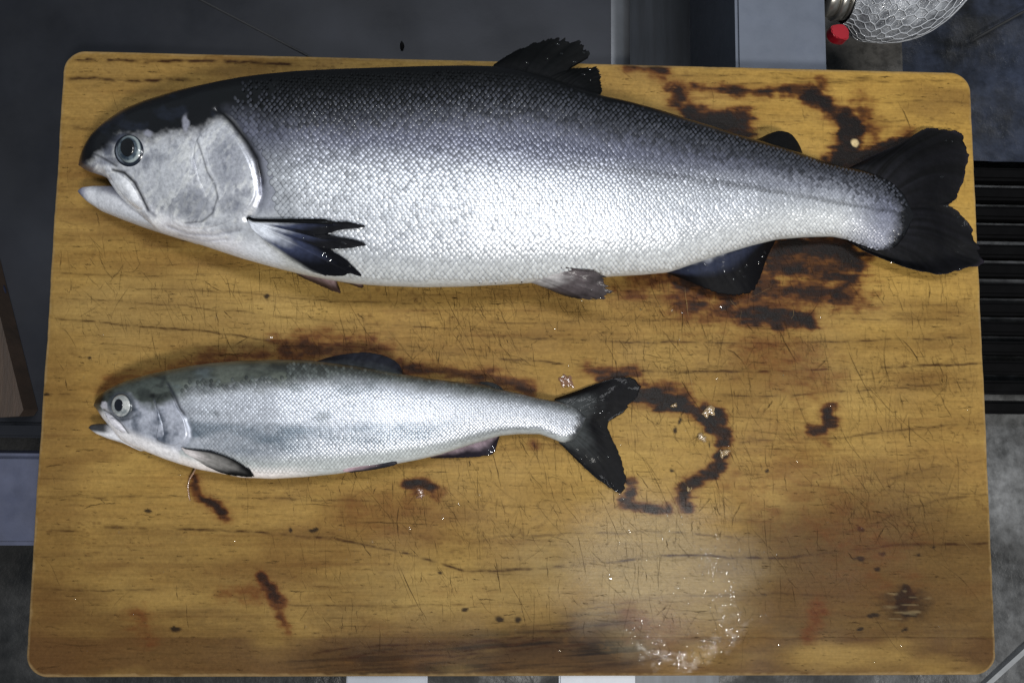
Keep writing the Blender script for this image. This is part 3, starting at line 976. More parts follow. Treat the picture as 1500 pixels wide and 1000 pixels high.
# ------------------------------------------------------------------ fish
class Fish:
    def __init__(s, top, bot, t, k=9, flat=.94, p=2.15):
        s.x0, s.x1 = top[0][0], top[-1][0]
        s.ft, s.fb = smooth_tab(top, k=k), smooth_tab(bot, k=k)
        s.t = smooth_tab(t, k=40)
        s.flat, s.p = flat, p
        s.grooves = []
        s.bumps = []

    def fit(s):
        """pull the loft in until its outline, seen through the lens, falls on the traced outline"""
        g = np.linspace(s.x0 + .01, s.x1 - .01, 500)
        tt, tb = s.ft(g), s.fb(g)
        a, b = tt.copy(), tb.copy()
        vv = -np.cos(np.linspace(0, math.pi, 60))
        for _ in range(4):
            s.ft, s.fb = (lambda x, a=a.copy(): np.interp(x, g, a)), (lambda x, b=b.copy(): np.interp(x, g, b))
            U, V = np.meshgrid(g, vv, indexing='ij')
            _, qy = proj(s.S(U, V, 1.0, False))
            a = a + (tt - qy.min(1)) * .8
            b = b + (tb - qy.max(1)) * .8
            b = np.maximum(b, a + .3)
        ker = np.hanning(9) / np.hanning(9).sum()
        sm = lambda z: np.convolve(np.pad(z, 4, mode='edge'), ker, 'valid')
        a[8:-8], b[8:-8] = sm(a)[8:-8], sm(b)[8:-8]
        s.ft, s.fb = (lambda x: np.interp(x, g, a)), (lambda x: np.interp(x, g, b))

    def zc(s, x):
        return s.t(x) * s.flat + 0.0008

    def S(s, u, v, side=1.0, relief=True):
        """u: station in pixels, v: -1 back .. 1 belly"""
        u = np.asarray(u, float)
        v = np.clip(v, -1, 1)
        a, b = s.ft(u), s.fb(u)
        m, h = (a + b) / 2, np.maximum((b - a) / 2, .05)
        zc, t = s.zc(u), s.t(u)
        q = P(u, m + h * v, zc)
        dz = t * np.maximum(1 - np.abs(v) ** s.p, 0) ** (1 / s.p)
        if relief and (s.grooves or s.bumps):
            qq = q.copy()
            qq[..., 2] = zc + dz
            px, py = proj(qq)
            for pts, wd, dp in s.grooves:
                dd = seg_dist(px, py, pts)
                dz = dz - np.where(side > 0, dp * np.exp(-(dd / wd) ** 2), 0) * np.minimum(1, dz / (t + 1e-6) * 2)
            for cx, cy, rx, ry, hh in s.bumps:
                dz = dz + np.where(side > 0, hh * np.exp(-((px - cx) / rx) ** 2 - ((py - cy) / ry) ** 2), 0)
        q[..., 2] = np.where(side > 0, zc + dz, np.maximum(zc - dz, 0.0006))
        return q

    def uv(s, a, b, it=6):
        """station and v of the point of the upper skin seen at pixel a, b"""
        a, b = np.asarray(a, float), np.asarray(b, float)
        u, y = a.copy(), b.copy()
        for _ in range(it):
            uc = np.clip(u, s.x0 + .5, s.x1 - .5)
            t_, b_ = s.ft(uc), s.fb(uc)
            v = np.clip((y - (t_ + b_) / 2) / np.maximum((b_ - t_) / 2, .05), -.9999, .9999)
            qx, qy = proj(s.S(uc, v))
            u = u + (a - qx)
            y = y + (b - qy)
        uc = np.clip(u, s.x0 + .5, s.x1 - .5)
        t_, b_ = s.ft(uc), s.fb(uc)
        return uc, np.clip((y - (t_ + b_) / 2) / np.maximum((b_ - t_) / 2, .05), -.9999, .9999)

    def at(s, a, b, lift=0.0):
        u, v = s.uv(a, b)
        q = s.S(u, v)
        if np.any(np.asarray(lift) != 0):
            e = 1.2
            n = np.cross(s.S(u + e, v) - s.S(u - e, v), s.S(u, np.clip(v + .012, -1, 1)) - s.S(u, np.clip(v - .012, -1, 1)))
            n /= np.linalg.norm(n, axis=-1)[..., None] + 1e-12
            n = np.where(n[..., 2:3] < 0, -n, n)
            q = q + n * np.asarray(lift)[..., None]
        return q

    def shell(s, nu, nup, ndn, crowd=3.0):
        """ring grid of the whole body"""
        g = np.linspace(0, 1, nu)
        us = s.x0 + (s.x1 - s.x0) * (g ** 1.0)
        head = s.x0 + (us[6] - s.x0) * np.linspace(0, 1, 22) ** 2.2
        tail = s.x1 - (s.x1 - us[-5]) * np.linspace(0, 1, 14)[::-1] ** 1.8
        us = np.concatenate([head, us[7:-5], tail])
        ph = np.concatenate([np.linspace(0, math.pi, nup, endpoint=False), np.linspace(math.pi, 2 * math.pi, ndn, endpoint=False)])
        v = -np.cos(ph)
        U, Vv = np.meshgrid(us, v, indexing='ij')
        side = np.broadcast_to(np.where(np.sin(ph) >= -1e-9, 1.0, -1.0), U.shape)
        q = s.S(U, Vv, side)
        return q, U, Vv, side


def body_mesh(name, shells, paint, mat, parent):
    VV, FF, CC, off = [], [], [], 0
    for f, (nu, nup, ndn), extra in shells:
        q, U, Vv, side = f.shell(nu, nup, ndn)
        a, b = q.shape[:2]
        px, py = proj(q)
        col = paint(px, py, U, Vv, side, extra)
        VV.append(q.reshape(-1, 3))
        CC.append(col.reshape(-1, 4))
        FF.append(grid_faces(a, b, True, off))
        n = off + a * b
        j = np.arange(b)
        VV.append(np.stack([q[0].mean(0), q[-1].mean(0)]))
        CC.append(np.stack([col[0].mean(0), col[-1].mean(0)]))
        FF.append(np.stack([np.full(b, n), off + (j + 1) % b, off + j], -1))
        FF.append(np.stack([np.full(b, n + 1), off + (a - 1) * b + j, off + (a - 1) * b + (j + 1) % b], -1))
        off = n + 2
    return mesh(name, np.concatenate(VV), FF, mat, parent, np.concatenate(CC))


def patch(name, fish, poly, prof, paint, mat, parent, nr=14, nseg=96, centre=None, it=2):
    """a plate laid on the skin: outline in photo pixels, prof(r) = height above the skin (r 0 centre .. 1 rim)"""
    o = resample(poly, nseg, True, it)
    c = np.array(centre) if centre is not None else o.mean(0)
    rr = np.linspace(0, 1, nr + 1)[1:] ** .8
    pts = c + (o - c)[None] * rr[:, None, None]
    allp = np.concatenate([c[None], pts.reshape(-1, 2)])
    R_ = np.concatenate([[0], np.repeat(rr, nseg)])
    q = fish.at(allp[:, 0], allp[:, 1], prof(R_))
    col = paint(allp[:, 0], allp[:, 1], R_)
    j = np.arange(nseg)
    tri = np.stack([np.zeros(nseg, int), 1 + (j + 1) % nseg, 1 + j], -1)
    f = [tri[:, ::-1], grid_faces(nr, nseg, True, 1, flip=False)]
    return mesh(name, q, f, mat, parent, col, up=True)


def scales(name, fish, parent, lat, rows, x0, x1, pitch, rowp, kf, ok, paint, fine, lift, big, jit=0.35, tilt=0.0003):
    """overlapping scales: every scale a small cupped plate with its own tilt"""
    xs, x = [], x0
    while x < x1:
        xs.append(x)
        x += pitch * float(kf(x))
    xs = np.array(xs)
    C = []
    for r in range(-rows, rows + 1):
        xx = xs if r % 2 == 0 else (xs[:-1] + xs[1:]) / 2
        C.append(np.stack([xx, lat(xx) + r * rowp * kf(xx)], -1))
    C = np.concatenate(C)
    C += RNG.normal(0, jit, C.shape)
    m = ok(C[:, 0], C[:, 1])
    C = C[m]
    n = len(C)
    k = kf(C[:, 0])
    sl = (lat(C[:, 0] + 5) - lat(C[:, 0] - 5)) / 10
    rings = [(0.0, 1), (.72, 8), (1.0, 8)] if fine else [(0.0, 1), (1.0, 6)]
    off, lf, rad = [], [], []
    for r, cnt in rings:
        for j in range(cnt):
            a = 2 * math.pi * j / cnt + (0 if fine else .3)
            c_, s_ = math.cos(a), math.sin(a)
            e = 1.55
            q = (abs(c_) ** e + abs(s_) ** e) ** (-1 / e) if r else 0
            off.append((r * q * c_, r * q * s_))
            lf.append(.55 * r * q * c_ + (.45 if r == 0 else (.30 if r < .9 else -.15)))
            rad.append(r)
    off, lf, rad = np.array(off), np.array(lf), np.array(rad)
    sz = big(C[:, 0], C[:, 1]) * k
    dx = off[None, :, 0] * (pitch * .56 * sz)[:, None]
    dy = off[None, :, 1] * (rowp * 1.08 * sz)[:, None]
    X = C[:, :1] + dx
    Y = C[:, 1:] + dy + dx * sl[:, None]
    t1, t2 = RNG.normal(0, tilt, (2, n, 1))
    L = lift * (.9 + lf[None] * k[:, None]) + t1 * off[None, :, 0] + t2 * off[None, :, 1] + .00008
    q = fish.at(X, Y, L)
    col = paint(np.broadcast_to(C[:, :1], X.shape), np.broadcast_to(C[:, 1:], X.shape), rad[None] + 0 * X, np.repeat(RNG.random((n, 1)), X.shape[1], 1))
    nv = len(off)
    if fine:
        f3 = np.array([[0, 1 + j, 1 + (j + 1) % 8] for j in range(8)])
        f4 = np.array([[1 + j, 9 + j, 9 + (j + 1) % 8, 1 + (j + 1) % 8] for j in range(8)])
        F_ = [(f3[None] + (np.arange(n) * nv)[:, None, None]).reshape(-1, 3), (f4[None] + (np.arange(n) * nv)[:, None, None]).reshape(-1, 4)]
    else:
        f3 = np.array([[0, 1 + j, 1 + (j + 1) % 6] for j in range(6)])
        F_ = [(f3[None] + (np.arange(n) * nv)[:, None, None]).reshape(-1, 3)]
    F_ = [f[:, ::-1] for f in F_]
    return tag(mesh(name, q.reshape(-1, 3), F_, M_SCALE, parent, col.reshape(-1, 4), up=True), kind='stuff')


def fin(name, lobes, paint, parent, zf, nrays=16, ns=90, nt=34, rag=.05, ridge=.0002, seed=1, thick=.0006):
    """lobes: list of (base polyline, edge polyline) in photo pixels; zf(px, py, s, t) = height (or None: world point function)"""
    VV, FF, CC, off = [], [], [], 0
    for li, (bs, ed) in enumerate(lobes):
        B = resample(bs, ns, it=2)
        E = resample(ed, ns, it=1)
        s = np.linspace(0, 1, ns)[:, None]
        t = np.linspace(0, 1, nt)[None]
        rg = 1 - rag * np.clip(.5 + 1.1 * fbm(s * 100 + li * 37, 0 * s, 1.7, 1, 4, seed), 0, 1.4) * np.sin(math.pi * np.clip(s, .02, .98)) ** .35
        tt = t * rg
        X = B[:, None, 0] * (1 - tt) + E[:, None, 0] * tt
        Y = B[:, None, 1] * (1 - tt) + E[:, None, 1] * tt
        q = zf(X, Y, s + 0 * t, tt)
        if q.ndim == 2:
            q = P(X, Y, q)
        ry = np.clip(1.7 * fbm(s * 100 + 3 * np.sin(4 * tt), tt * 3 + li * 9, 100 / (nrays * 2.0), 7, 2, seed + 11), -1, 1)
        q[..., 2] += ridge * ry * (1 - .5 * tt) * np.sin(math.pi * np.clip(s + .05, 0, 1)) + .0005 * fbm(X, Y, 26, 26, 3, seed + 3) * np.minimum(1, t * 3)
        col = paint(X, Y, s + 0 * t, tt, ry)
        top = q.reshape(-1, 3)
        bot = top - np.array([0, 0, thick])
        nv = ns * nt
        ring = np.concatenate([np.arange(nt), np.arange(1, ns) * nt + nt - 1, (ns - 1) * nt + np.arange(nt - 2, -1, -1), np.arange(ns - 2, 0, -1) * nt])
        i = np.arange(len(ring))
        VV += [top, bot]
        c4 = np.concatenate([col, np.zeros(col.shape[:-1] + (1,))], -1).reshape(-1, 4)
        CC += [c4, c4]
        FF += [grid_faces(ns, nt, off=off), grid_faces(ns, nt, off=off + nv, flip=True),
               np.stack([ring[i], ring[i] + nv, ring[(i + 1) % len(ring)] + nv, ring[(i + 1) % len(ring)]], -1) + off]
        off += 2 * nv
    return mesh(name, np.concatenate(VV), FF, M_FIN, parent, np.concatenate(CC))


BLACK = lin(9, 10, 11)
NAVY = lin(26, 30, 44)


def dome(cx, cy, rx, ry, h, rot=0.0, n=14, rings=5, z0=0.00005, lump=0.0, seed=0, at=None):
    c = P(cx, cy, 0) if at is None else at
    z0 = z0 if at is None else at[2]
    sc = 0.57 / F
    V = [[c[0], c[1], z0 + h]]
    for r in range(1, rings + 1):
        f = r / rings
        for j in range(n):
            a = 2 * math.pi * j / n
            k = 1 + lump * math.sin(3 * a + seed) + lump * .6 * math.sin(5 * a + seed * 2.3)
            x, y = rx * f * k * math.cos(a), ry * f * k * math.sin(a)
            x, y = x * math.cos(rot) - y * math.sin(rot), x * math.sin(rot) + y * math.cos(rot)
            V.append([c[0] + x * sc, c[1] - y * sc, z0 + h * (1 - f ** 2.2)])
    V = np.array(V)
    j = np.arange(n)
    f3 = np.stack([np.zeros(n, int), 1 + j, 1 + (j + 1) % n], -1)[:, ::-1]
    f4 = grid_faces(rings, n, True, 1)
    return V, f3, f4


def join(parts):
    V, A, B, off = [], [], [], 0
    for v, a, b in parts:
        V.append(v)
        A.append(a + off)
        B.append(b + off)
        off += len(v)
    return np.concatenate(V), [np.concatenate(A), np.concatenate(B)]


def beads(spots, parent, seed):
    q = random.Random(seed)
    parts = [dome(0, 0, a, b, min(a, b) * .00016, rot, 12, 4, 0, .12, q.uniform(0, 6), p) for p, a, b, rot in spots]
    tag(mesh('water_beads', *join(parts), M_WATER, parent), kind='stuff')


# ======================================================= the large silver fish
def big_fish():
    root = empty('fish', P(700, 260, 0), 'large silver fish with black tail, head at the far left of the board', 'fish', 'fish laid on the cutting board')
    top = [(119, 242), (121, 232), (129, 216), (144, 195), (165, 177), (180, 166), (195, 157.5), (225, 145.5), (270, 132), (300, 125), (330, 118.5), (360, 113), (390, 109), (440, 104),
           (500, 101), (560, 99), (620, 97), (680, 96), (720, 97), (760, 102), (800, 113), (840, 127), (880, 140), (920, 149), (960, 160), (1000, 173), (1040, 185),
           (1080, 198), (1120, 209), (1160, 221), (1200, 235), (1230, 244), (1260, 249), (1285, 257), (1305, 267), (1320, 281), (1328, 296), (1331, 308)]
    bot = [(119, 243), (122, 248), (130, 251), (150, 257), (163, 264), (175, 285), (190, 303), (205, 315), (216, 325), (235, 340.5), (260, 348), (290, 357), (320, 367), (350, 377),
           (400, 391), (440, 401), (480, 409), (520, 415), (560, 418), (620, 420), (680, 419), (740, 416), (790, 413), (840, 409), (900, 404), (940, 402), (980, 398.5),
           (1020, 385), (1060, 372), (1100, 360), (1140, 350), (1180, 347), (1220, 346), (1245, 351), (1270, 361), (1290, 367), (1308, 364), (1321, 352), (1328, 338), (1331, 328)]
    t = [(119, .004), (128, .010), (150, .018), (200, .027), (300, .036), (450, .042), (700, .042), (900, .035), (1100, .0235), (1240, .0125), (1331, .006)]
    f = Fish(top, bot, t, k=10)
    f.fit()
    gill_edge = [(318, 163), (336, 173), (351, 194), (363, 214), (373, 239), (379, 262), (380, 285), (372, 304), (356, 318), (330, 331), (300, 339)]
    f.grooves = [([(317, 162), (341, 181), (362, 208), (376, 232), (382, 262), (384, 286), (376, 306), (362, 320)], 5, .0022),
                 ([(246, 331), (275, 342), (310, 344), (350, 336)], 3, .0010), ([(260, 343), (300, 352), (330, 350)], 3, .0007), ([(165, 249), (182, 254), (196, 268), (206, 286), (216, 308)], 2.5, .0010),
                 ([(128, 236), (150, 234), (166, 240)], 3, .0005), ([(149, 213), (153, 217)], 2.5, .0010)]
    f.bumps = [(192, 220, 24, 26, .0015)]
    jaw_top = [(117, 281), (119, 277.5), (125, 275), (140, 273.5), (165, 273.5), (180, 279), (195, 290), (215, 305), (240, 322), (262, 336), (280, 347)]
    jaw_bot = [(117, 283), (119, 286.5), (130, 297), (150, 310), (180, 322), (210, 333), (235, 341), (260, 348.5), (280, 354)]
    jt = [(117, .003), (122, .008), (150, .014), (200, .0215), (260, .030), (280, .031)]
    jaw = Fish(jaw_top, jaw_bot, jt, k=6, flat=1.0)
    jaw.zc = lambda x: np.minimum(f.zc(np.maximum(x, 150)) * .80, .024) + .0004
    jaw.t = smooth_tab([(117, .003), (122, .007), (150, .010), (200, .012), (260, .0145), (280, .0145)], k=30)

    y_dark = smooth_tab([(100, 256), (118, 252), (130, 245), (142, 231), (160, 212), (178, 199), (205, 204), (225, 206), (245, 200), (275, 197), (300, 190), (330, 168), (360, 166), (400, 179), (500, 178),
                         (600, 171), (700, 165), (800, 169), (900, 191), (1000, 211), (1100, 231), (1200, 256), (1260, 272), (1330, 300)], k=14)
    y_silver = smooth_tab([(100, 260), (340, 232), (400, 240), (500, 243), (600, 245), (700, 249), (800, 258), (900, 268), (1000, 272), (1100, 280), (1200, 292), (1330, 316)], k=20)
    SLATE, SILVER, WHITE = lin(100, 103, 119), lin(196, 200, 206), lin(196, 198, 197)

    def flank(x, y):
        """pigment of the flank without scales: colour, silveriness"""
        yd = y_dark(x) + 7 * fbm(x, y, 22, 12, 3, 61)
        ysv = y_silver(x) + 8 * fbm(x, y, 60, 12, 3, 62)
        bt = f.fb(np.clip(x, 120, 1330))
        c = mix(np.broadcast_to(BLACK, x.shape + (3,)), SLATE, ss(-20, 30, y - yd))
        c = mix(c, lin(86, 90, 106), ss(20, 40, y - yd) * np.clip(.5 + fbm(x, y, 90, 8, 3, 63), 0, 1) * .6)
        c = mix(c, SILVER, ss(-46, 30, y - ysv))
        c = mix(c, WHITE, ss(70, 15, bt - y))
        xe = 1329 - 22 * ((y - 318) / 46) ** 2
        c = mix(c, c * lin(176, 177, 192), ss(1215, 1300, x + .4 * (y - 320)))
        c = mix(c, lin(9, 9, 12), ss(-26, -4, x - xe + 9 * fbm(x, y, 12, 9, 3, 64)))
        met = .50 * ss(-10, 60, y - yd) * (1 - ss(55, 10, bt - y))
        return c, met

    def head_col(x, y):
        yd = y_dark(x) + 6 * fbm(x, y, 16, 12, 3, 71)
        k = ss(-13, 14, y - yd + 5 * fbm(x, y, 7, 6, 3, 77))
        sil = np.broadcast_to(lin(226, 228, 234), x.shape + (3,))
        mot = .42 * fbm(x, y, 20, 26, 4, 72) + .75 * fbm(x, y, 4.5, 6, 3, 79)
        sil = mix(sil, lin(104, 108, 126), np.clip(.20 + 1.4 * mot, 0, 1) * .6)
        sil = mix(sil, lin(244, 245, 246), ss(.05, .4, fbm(x + .5 * y, y, 6, 13, 3, 73)) * .9)
        for cx, cy, rx, ry, am in ((285, 297, 25, 25, .5), (334, 238, 30, 46, .45), (340, 300, 20, 14, .45), (160, 236, 20, 7, .6), (230, 232, 16, 8, .5), (176, 203, 22, 9, .95), (158, 218, 9, 12, .8), (214, 240, 7, 14, .7)):
            sil = mix(sil, lin(92, 98, 118), ss(1.25, .5, np.hypot((x - cx) / rx, (y - cy) / ry) + .35 * mot) * am)
        sil = mix(sil, lin(228, 230, 236), ss(1.3, .4, np.hypot((x - 235) / 36, (y - 258) / 30)) * .55)
        bt = f.fb(np.clip(x, 120, 1330))
        sil = mix(sil, lin(214, 214, 220), ss(34, 12, bt - y) * ss(215, 250, x))
        c = mix(np.broadcast_to(lin(10, 11, 14), x.shape + (3,)), sil, k)
        c = mix(c, lin(30, 35, 48), (1 - k) * ss(.1, .5, fbm(x, y, 30, 20, 3, 74)) * .5)
        for cx, cy, rx, ry in ((272, 182, 5, 13), (216, 195, 7, 5), (338, 165, 8, 4)):
            c = mix(c, lin(150, 152, 165), ss(1.2, .5, np.hypot((x - cx) / rx, (y - cy) / ry) + .5 * fbm(x, y, 8, 8, 2, 75)) * .7)
        met = .60 * k * (1 - ss(40, 14, bt - y))
        return c, met

    def paint(x, y, U, Vv, side, part):
        c1, m1 = flank(x, y)
        c1 = mix(c1, c1 * .62, (m1 > .05) * ss(70, 120, f.fb(np.clip(x, 120, 1330)) - y) * .8)
        c2, m2 = head_col(x, y)
        gx = np.interp(y, [150, 163, 173, 194, 214, 239, 262, 285, 304, 318, 330, 345, 400], [305, 322, 338, 352, 364, 374, 380, 381, 375, 372, 372, 375, 380])
        k = ss(-5, 7, x - gx)
        c = mix(c2, c1, k)
        m = m2 + (m1 - m2) * k
        # smooth grey band behind the gill slit and the pale throat
        band = ss(26, 8, np.abs(x - gx - 12)) * ss(190, 230, y) * ss(325, 300, y)
        c = mix(c, lin(140, 143, 160), band * .6)
        th = ss(-6, 14, x - 350) * ss(430, 395, x) * ss(318, 330, y)
        c = mix(c, lin(214, 217, 224), th * .8)
        for pts, wd, a, cl_ in (([(317, 162), (328, 168), (341, 181), (362, 208), (376, 232), (381, 255), (383, 268)], 5.4, 1.0, lin(10, 11, 15)), ([(382, 262), (384, 280), (378, 300)], 4, .6, lin(96, 98, 114)),
                                ([(246, 331), (275, 342), (310, 345), (350, 337)], 2.2, .55, lin(120, 120, 132)), ([(262, 344), (300, 353), (335, 350)], 1.6, .5, lin(138, 138, 150)),
                                ([(165, 249), (182, 253), (197, 267), (207, 286), (217, 308)], 2.3, .95, lin(22, 23, 30)), ([(216, 308), (228, 316)], 3, .6, lin(90, 92, 104)),
                                ([(116, 244), (124, 247), (131, 250)], 8, .85, lin(38, 36, 52)), ([(131, 250), (145, 256), (160, 262)], 2.5, .6, lin(84, 78, 104)), ([(140, 226), (152, 232), (170, 243)], 2, .7, lin(34, 36, 44)),
                                ([(148, 211), (152, 216)], 2.4, .9, lin(8, 8, 10)), ([(238, 305), (247, 290), (250, 280)], 1.6, .35, lin(90, 92, 100))):
            c = mix(c, cl_, np.exp(-(seg_dist(x, y, pts) / wd) ** 2) * a)
        if part == 'jaw':
            c = mix(np.broadcast_to(lin(186, 188, 194), x.shape + (3,)), lin(84, 85, 98), ss(13, 3, y - jaw.ft(np.clip(U, 117, 280))) * ss(128, 160, x) * .85)
            c = mix(c, lin(80, 80, 108), ss(132, 116, x) * .8)
            m = 0 * x + .05
        c = mix(c, lin(216, 214, 206), np.where(side < 0, ss(-.1, .6, Vv), 0) * .5)
        return np.concatenate([c, m[..., None]], -1)

    body_mesh('body', [(f, (640, 190, 50), 'body'), (jaw, (120, 60, 24), 'jaw')], paint, M_SKIN, root)

    def hp(x, y, r):
        c, m = head_col(x, y)
        return np.concatenate([c, m[..., None]], -1)

    # gill cover and cheek plates: thin bony plates with a free rear edge
    def gp(x, y, r):
        q = hp(x, y, r)
        q[..., :3] = mix(q[..., :3], lin(196, 199, 208), ss(.90, .97, r) * ss(300, 330, x) * ss(176, 205, y) * .6)
        q[..., :3] = mix(q[..., :3], lin(50, 52, 62), np.exp(-(seg_dist(x, y, [(288, 203), (297, 228), (304, 252), (315, 270), (319.5, 288), (312, 312), (297, 324), (272, 326)]) / 1.5) ** 2) * .6)
        q[..., :3] = mix(q[..., :3], lin(236, 238, 244), np.exp(-(seg_dist(x, y, [(294, 203), (302, 226), (309, 250), (319, 268), (324, 288)]) / 1.8) ** 2) * .6)
        return q
    gc = [(284, 206), (298, 190), (314, 176), (329, 178), (345, 197), (357, 216), (368, 240), (375, 262), (376, 285), (367, 303), (352, 318), (326, 331), (296, 338), (264, 336), (246, 326), (262, 290), (280, 250)]
    patch('gill_cover', f, gc, lambda r: .0005 * (1 - ss(.93, 1.0, r)) - .00012, gp, M_SKIN, root, nr=40, nseg=200, centre=(318, 262))
    ck = [(218, 238), (238, 216), (262, 207), (286, 211), (295, 238), (300, 262), (310, 280), (316, 300), (309, 317), (296, 326), (270, 330), (250, 322), (236, 300), (224, 268)]
    patch('cheek_plate', f, ck, lambda r: .0008 * (1 - ss(.60, 1.0, r)) - .00015, hp, M_SKIN, root, nr=36, nseg=180, centre=(268, 268))

    def mx(x, y, r):
        c = mix(np.broadcast_to(lin(236, 238, 243), x.shape + (3,)), lin(160, 162, 176), np.clip(.2 + fbm(x, y, 10, 10, 3, 81), 0, 1) * .6)
        c = mix(c, lin(60, 60, 74), ss(.9, 1.0, r) * .4)
        return np.concatenate([c, np.full(x.shape + (1,), .3)], -1)
    patch('upper_lip', f, [(152, 249), (164, 249), (180, 255), (194, 268), (204, 286), (214, 305), (214, 311), (206, 312), (194, 305), (181, 290), (168, 272), (158, 259)],
          lambda r: .0022 * (1 - ss(.35, 1.0, r)) - .0003, mx, M_SKIN, root, nr=14, nseg=90, centre=(186, 281))

    # eye
    def el(cx, cy, rx, ry, n=28):
        return [(cx + rx * math.cos(a), cy + ry * math.sin(a)) for a in np.linspace(0, 2 * math.pi, n, endpoint=False)]

    def flatc(c):
        return lambda x, y, r: np.concatenate([np.broadcast_to(c, x.shape + (3,)), np.zeros(x.shape + (1,))], -1)

    def irisc(x, y, r):
        c = mix(np.broadcast_to(lin(34, 46, 58), x.shape + (3,)), lin(92, 104, 112), np.clip(.4 + 1.6 * fbm(x, y, 5, 5, 3, 83), 0, 1))
        c = mix(c, lin(150, 160, 160), ss(.74, .88, r) * ss(.99, .94, r) * (.25 + .75 * ss(-10, 8, x - 190)) * .8)
        c = mix(c, lin(18, 28, 40), ss(.74, .50, r) * .75)
        return np.concatenate([c, np.full(x.shape + (1,), .2)], -1)
    def ballc(x, y, r):
        c = mix(np.broadcast_to(lin(20, 26, 38), x.shape + (3,)), lin(120, 130, 142), np.exp(-((np.hypot((x - 191) / 19.5, (y - 221) / 21.5) - .88) / .07) ** 2) * ss(186, 176, x) * ss(212, 222, y))
        return np.concatenate([c, np.zeros(x.shape + (1,))], -1)
    eye = patch('eye', f, el(189, 221, 22, 24), lambda r: .0026 * np.sqrt(np.maximum(1 - r ** 2, 0)) - .0003, ballc, M_EYE, root, 12, 60, (189, 221), 1)
    patch('iris', f, el(191.5, 219.5, 17, 20), lambda r: .0032 * np.sqrt(np.maximum(1 - .75 * r ** 2, 0)) - .0004 * ss(.9, 1, r), irisc, M_EYE, eye, 14, 60, (191.5, 219.5), 1)
    patch('pupil', f, el(191.5, 218, 9.6, 12.4), lambda r: .0038 - .0002 * r ** 2 - .0008 * ss(.9, 1, r), flatc(lin(5, 6, 8)), M_EYE, eye, 8, 50, (191.5, 218), 1)

    # scales
    lat = smooth_tab([(300, 214), (400, 222), (600, 232), (800, 240), (900, 246), (1000, 258), (1100, 272), (1200, 290), (1340, 314)], k=40)
    kf = lambda x: tab(x, [(300, 1.0), (700, 1.02), (900, .93), (1100, .80), (1230, .70), (1340, .62)])

    def ok(x, y):
        gx = np.interp(y, [90, 150, 163, 180, 200, 225, 250, 270, 300, 318, 345, 400, 430], [330, 330, 336, 352, 366, 384, 394, 400, 404, 408, 425, 470, 480])
        xe = 1329 - 22 * ((y - 318) / 46) ** 2
        up = (y < 168) & (x < 330 + 90 * RNG.random(x.shape) ** 1.6)
        return (x > gx + RNG.uniform(-4, 6, x.shape)) & (x < xe + 4 - 26 * RNG.random(x.shape) ** 2.2) & ~up & (y > f.ft(x) + 1.5) & (y < f.fb(x) - np.where(x > 1235, 0, 5 + 6 * (x < 700)))

    def big(x, y):
        return .62 + .45 * ss(-30, 25, y - y_dark(x)) - .22 * ss(40, 8, f.fb(np.clip(x, 120, 1330)) - y)

    def sp(x, y, r, rnd):
        c, m = flank(x, y)
        dark = 1 - ss(-24, 26, y - y_dark(x) + 34 * (rnd - .5) + 9 * fbm(x, y, 26, 14, 3, 66))
        ysv = y_silver(x)
        lightd = mix(np.broadcast_to(lin(7, 7, 8), x.shape + (3,)), lin(92, 95, 106), ss(-62, 0, y - y_dark(x)))
        lightd = lightd * (.30 + .75 * rnd[..., None])
        cc = mix(c * 1.06, lightd, dark)
        cc = cc * (.86 + .24 * rnd[..., None])
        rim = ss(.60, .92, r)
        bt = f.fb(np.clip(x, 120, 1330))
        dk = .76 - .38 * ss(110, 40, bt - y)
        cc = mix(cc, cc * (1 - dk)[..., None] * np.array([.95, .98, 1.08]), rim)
        met = np.clip(m + .15 * dark, 0, .75)
        ll = np.exp(-((y - lat(x) - 2) / 2.6) ** 2) * ss(780, 860, x)
        cc = mix(cc, cc * .45, ll)
        return np.concatenate([cc, met[..., None]], -1)
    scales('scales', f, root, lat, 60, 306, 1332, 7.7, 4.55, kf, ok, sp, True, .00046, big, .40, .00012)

    # fins -------------------------------------------------------------
    def ztaper(z0, z1, dome=0.0):
        return lambda X, Y, s, t: z0 + (z1 - z0) * t + dome * np.sin(math.pi * s) * t

    def darkfin(base, tip, edge=None, rays=.35):
        def pf(X, Y, s, t, ry):
            c = mix(np.broadcast_to(base, X.shape + (3,)), tip, ss(0, .6, t + .15 * fbm(X, Y, 20, 20, 3, 91)))
            c = c * (1 - rays * .5 + rays * .5 * ry)[..., None]
            if edge is not None:
                c = mix(c, edge, ss(.93, 1.0, t) * .35)
            return c
        return pf
    # tail: upper and lower lobe of one fin
    tb = [(1240, 250), (1268, 262), (1290, 278), (1304, 298), (1308, 316), (1302, 334), (1288, 350), (1266, 358), (1242, 350)]

    def tailz(X, Y, s, t):
        return .0085 - .002 * t + .0022 * np.sin(5 * t + 3 * s) * t + .004 * ss(.6, 1, t) * ss(330, 380, Y)
    fin('tail_fin', [(tb, [(1244, 246), (1272, 231), (1293, 221), (1323, 208), (1349, 190), (1361, 185), (1384, 187), (1407, 191), (1417, 200), (1422, 221), (1418, 248), (1412, 266), (1408, 281), (1402, 294), (1388, 300),
                          (1399, 304), (1417, 320), (1427, 337), (1435, 355), (1443, 373), (1442, 388), (1412, 396), (1384, 405), (1354, 399), (1326, 392), (1303, 383), (1272, 371), (1255, 361), (1244, 353)])],
        darkfin(lin(24, 24, 29), lin(9, 9, 13), lin(46, 40, 52), .9), root, tailz, 26, 420, 60, .06, .00005, 5)
    zd = float(f.zc(790))
